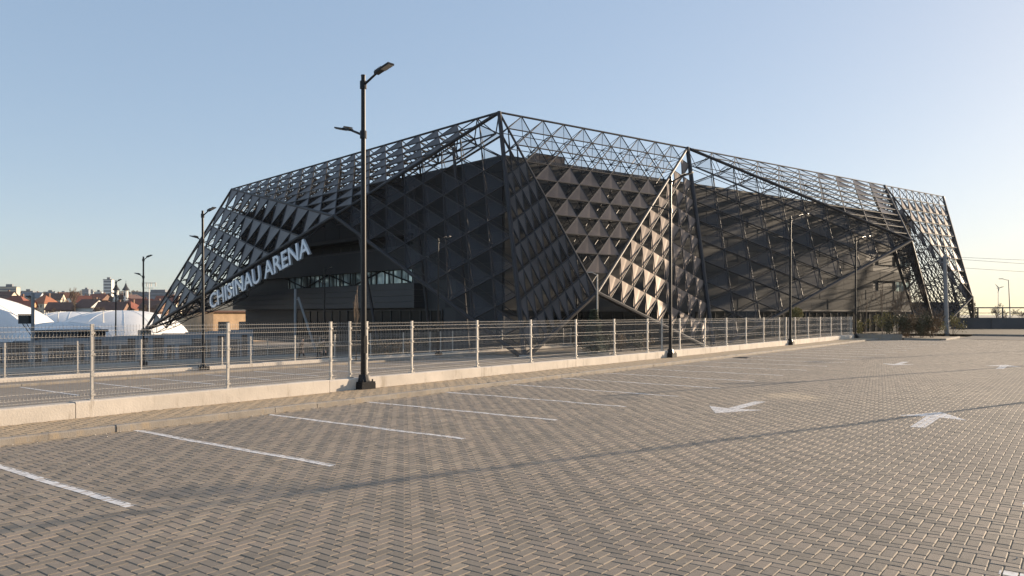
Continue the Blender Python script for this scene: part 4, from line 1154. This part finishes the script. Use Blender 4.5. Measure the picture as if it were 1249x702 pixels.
# ------------------------------------------------------------------ right side
root = empty('utility_pole', wp(1155, 68, -.1)); tag(root, 'grey concrete utility pole in front of the right end of the shell', 'utility pole')
b = MB(); b.tube((0, 0, 0), (-.2, 0, 7.2), .20, .15, 10); b.build('pole', MT['upole'], root)
b = MB(); b.box((-.2, 0, 7.0), (.9, .1, .1)); b.box((-.2, 0, 6.6), (.6, .1, .08)); b.build('crossarm', MT['upole'], root)
b = MB()
for q in (-.4, 0, .4): b.tube((-.2+q, 0, 7.05), (-.2+q, 0, 7.25), .05, .04, 6)
b.build('insulator', MT['concrete'], root)
for (z0, px, zz, s, l) in ((7.0, 1420, 6.15, .05, 'uppermost thin power line running right from the concrete pole'), (6.85, 1420, 5.55, .06, 'middle thin power line running right from the concrete pole'), (6.1, 1420, 4.9, .05, 'lowest faint power line right of the concrete pole')):
    b = MB(); b.poly(sag(wp(1153, 68, z0), wp(px, 66, zz), s), .015, 4); tag(b.build('power_line', MT['copper']), l, 'cable')
# dark sheeted wall and railing beyond the road
root = empty('roadside_wall', (53.5, 93, -.6)); tag(root, 'long dark grey wall with a railing on top at the right edge', 'wall')
b = MB()
for q in range(14): b.box2((q*5, 0, 0), (q*5+4.97, .3, 2.05)); b.box2((q*5+4.7, -.08, 0), (q*5+4.97, 0, 2.05))
b.build('wall_panels', MT['darkwall'], root)
b = MB(); b.box2((0, -.1, 3.2), (70, .0, 3.34)); b.box2((0, -.07, 2.6), (70, -.03, 2.66))
for q in range(24): b.box2((q*3, -.09, 2.05), (q*3+.12, .03, 3.25))
b.build('railing', MT['darkwall'], root)
root = empty('dark_shed', (49.5, 112, -.6)); tag(root, 'low dark shed wall showing through the base of the shell at its right end', 'shed')
b = MB(); b.box2((0, 0, 0), (16, 6, 4.0)); b.build('wall', MT['darkwall'], root)
b = MB(); b.box2((-.3, -.3, 4.0), (16.3, 6.3, 4.25)); b.build('roof', MT['hall'], root)
root = empty('street_lamp', wp(1233, 112, -.6)); tag(root, 'thin pale street lamp with a short arm at the right edge', 'lamp post')
b = MB(); b.tube((0, 0, 0), (-.35, 0, 7.5), .10, .06, 8); b.build('pole', MT['galv'], root)
b = MB(); b.tube((-.35, 0, 7.45), (-1.25, 0, 7.65), .04, n=6); b.box((-1.45, 0, 7.66), (.55, .2, .1)); b.build('lamp_head', MT['galv'], root)
root = empty('wind_turbine', wp(1217.5, 180, -1)); tag(root, 'small three bladed wind turbine behind the roadside wall', 'wind turbine')
b = MB(); b.tube((0, 0, 0), (0, 0, 9.0), .09, .06, 8); b.build('mast', MT['white'], root)
b = MB(); b.tube((0, -.35, 9.05), (0, .45, 9.05), .12, .09, 8); hub = b.build('nacelle', MT['upole'], root)
for q in range(3):
    a = R(15+120*q); d = Vector((math.cos(a), 0, math.sin(a))); n_ = Vector((-d.z, 0, d.x)); c_ = Vector((0, -.36, 9.05))
    b = MB(); lo = [c_+d*.1-n_*.05, c_+d*.1+n_*.05, c_+d*.5+n_*.14, c_+d*1.25+n_*.03, c_+d*1.25-n_*.02, c_+d*.5-n_*.08]
    up = [k_+Vector((0, .03, 0)) for k_ in lo]; b.quad(lo); b.quad(up[::-1])
    for i in range(6): b.quad([lo[i], lo[(i+1) % 6], up[(i+1) % 6], up[i]])
    b.build('blade', MT['upole'], hub)
for i, (px, Z, h, l) in enumerate(((1215, 125, 4.2, 'bare bushy tree behind the railing below the wind turbine'), (1229, 130, 3.6, 'bare tree behind the railing by the pale street lamp'), (1246, 135, 3.4, 'bare tree behind the railing at the right edge'))):
    bare_tree(wp(px, Z, -.5), h, 5, l, 'bare trees behind the roadside wall', spread=.5, upb=.05)

# ------------------------------------------------------------------ air
b = MB(); b.box2((-1700, -60, -8), (1700, 2600, 75))
hz_ = b.build('haze', []); 
m = bpy.data.materials.new('haze_air'); m.use_nodes = True; nt = m.node_tree
nt.nodes.remove(nt.nodes['Principled BSDF']); v_ = nt.nodes.new('ShaderNodeVolumePrincipled')
v_.inputs['Color'].default_value = (.86, .90, .95, 1); v_.inputs['Density'].default_value = HAZE; v_.inputs['Anisotropy'].default_value = .2
nt.links.new(v_.outputs[0], nt.nodes['Material Output'].inputs['Volume']); hz_.data.materials.append(m)
tag(hz_, 'thin pale winter haze lying over the town', 'haze', kind='stuff')
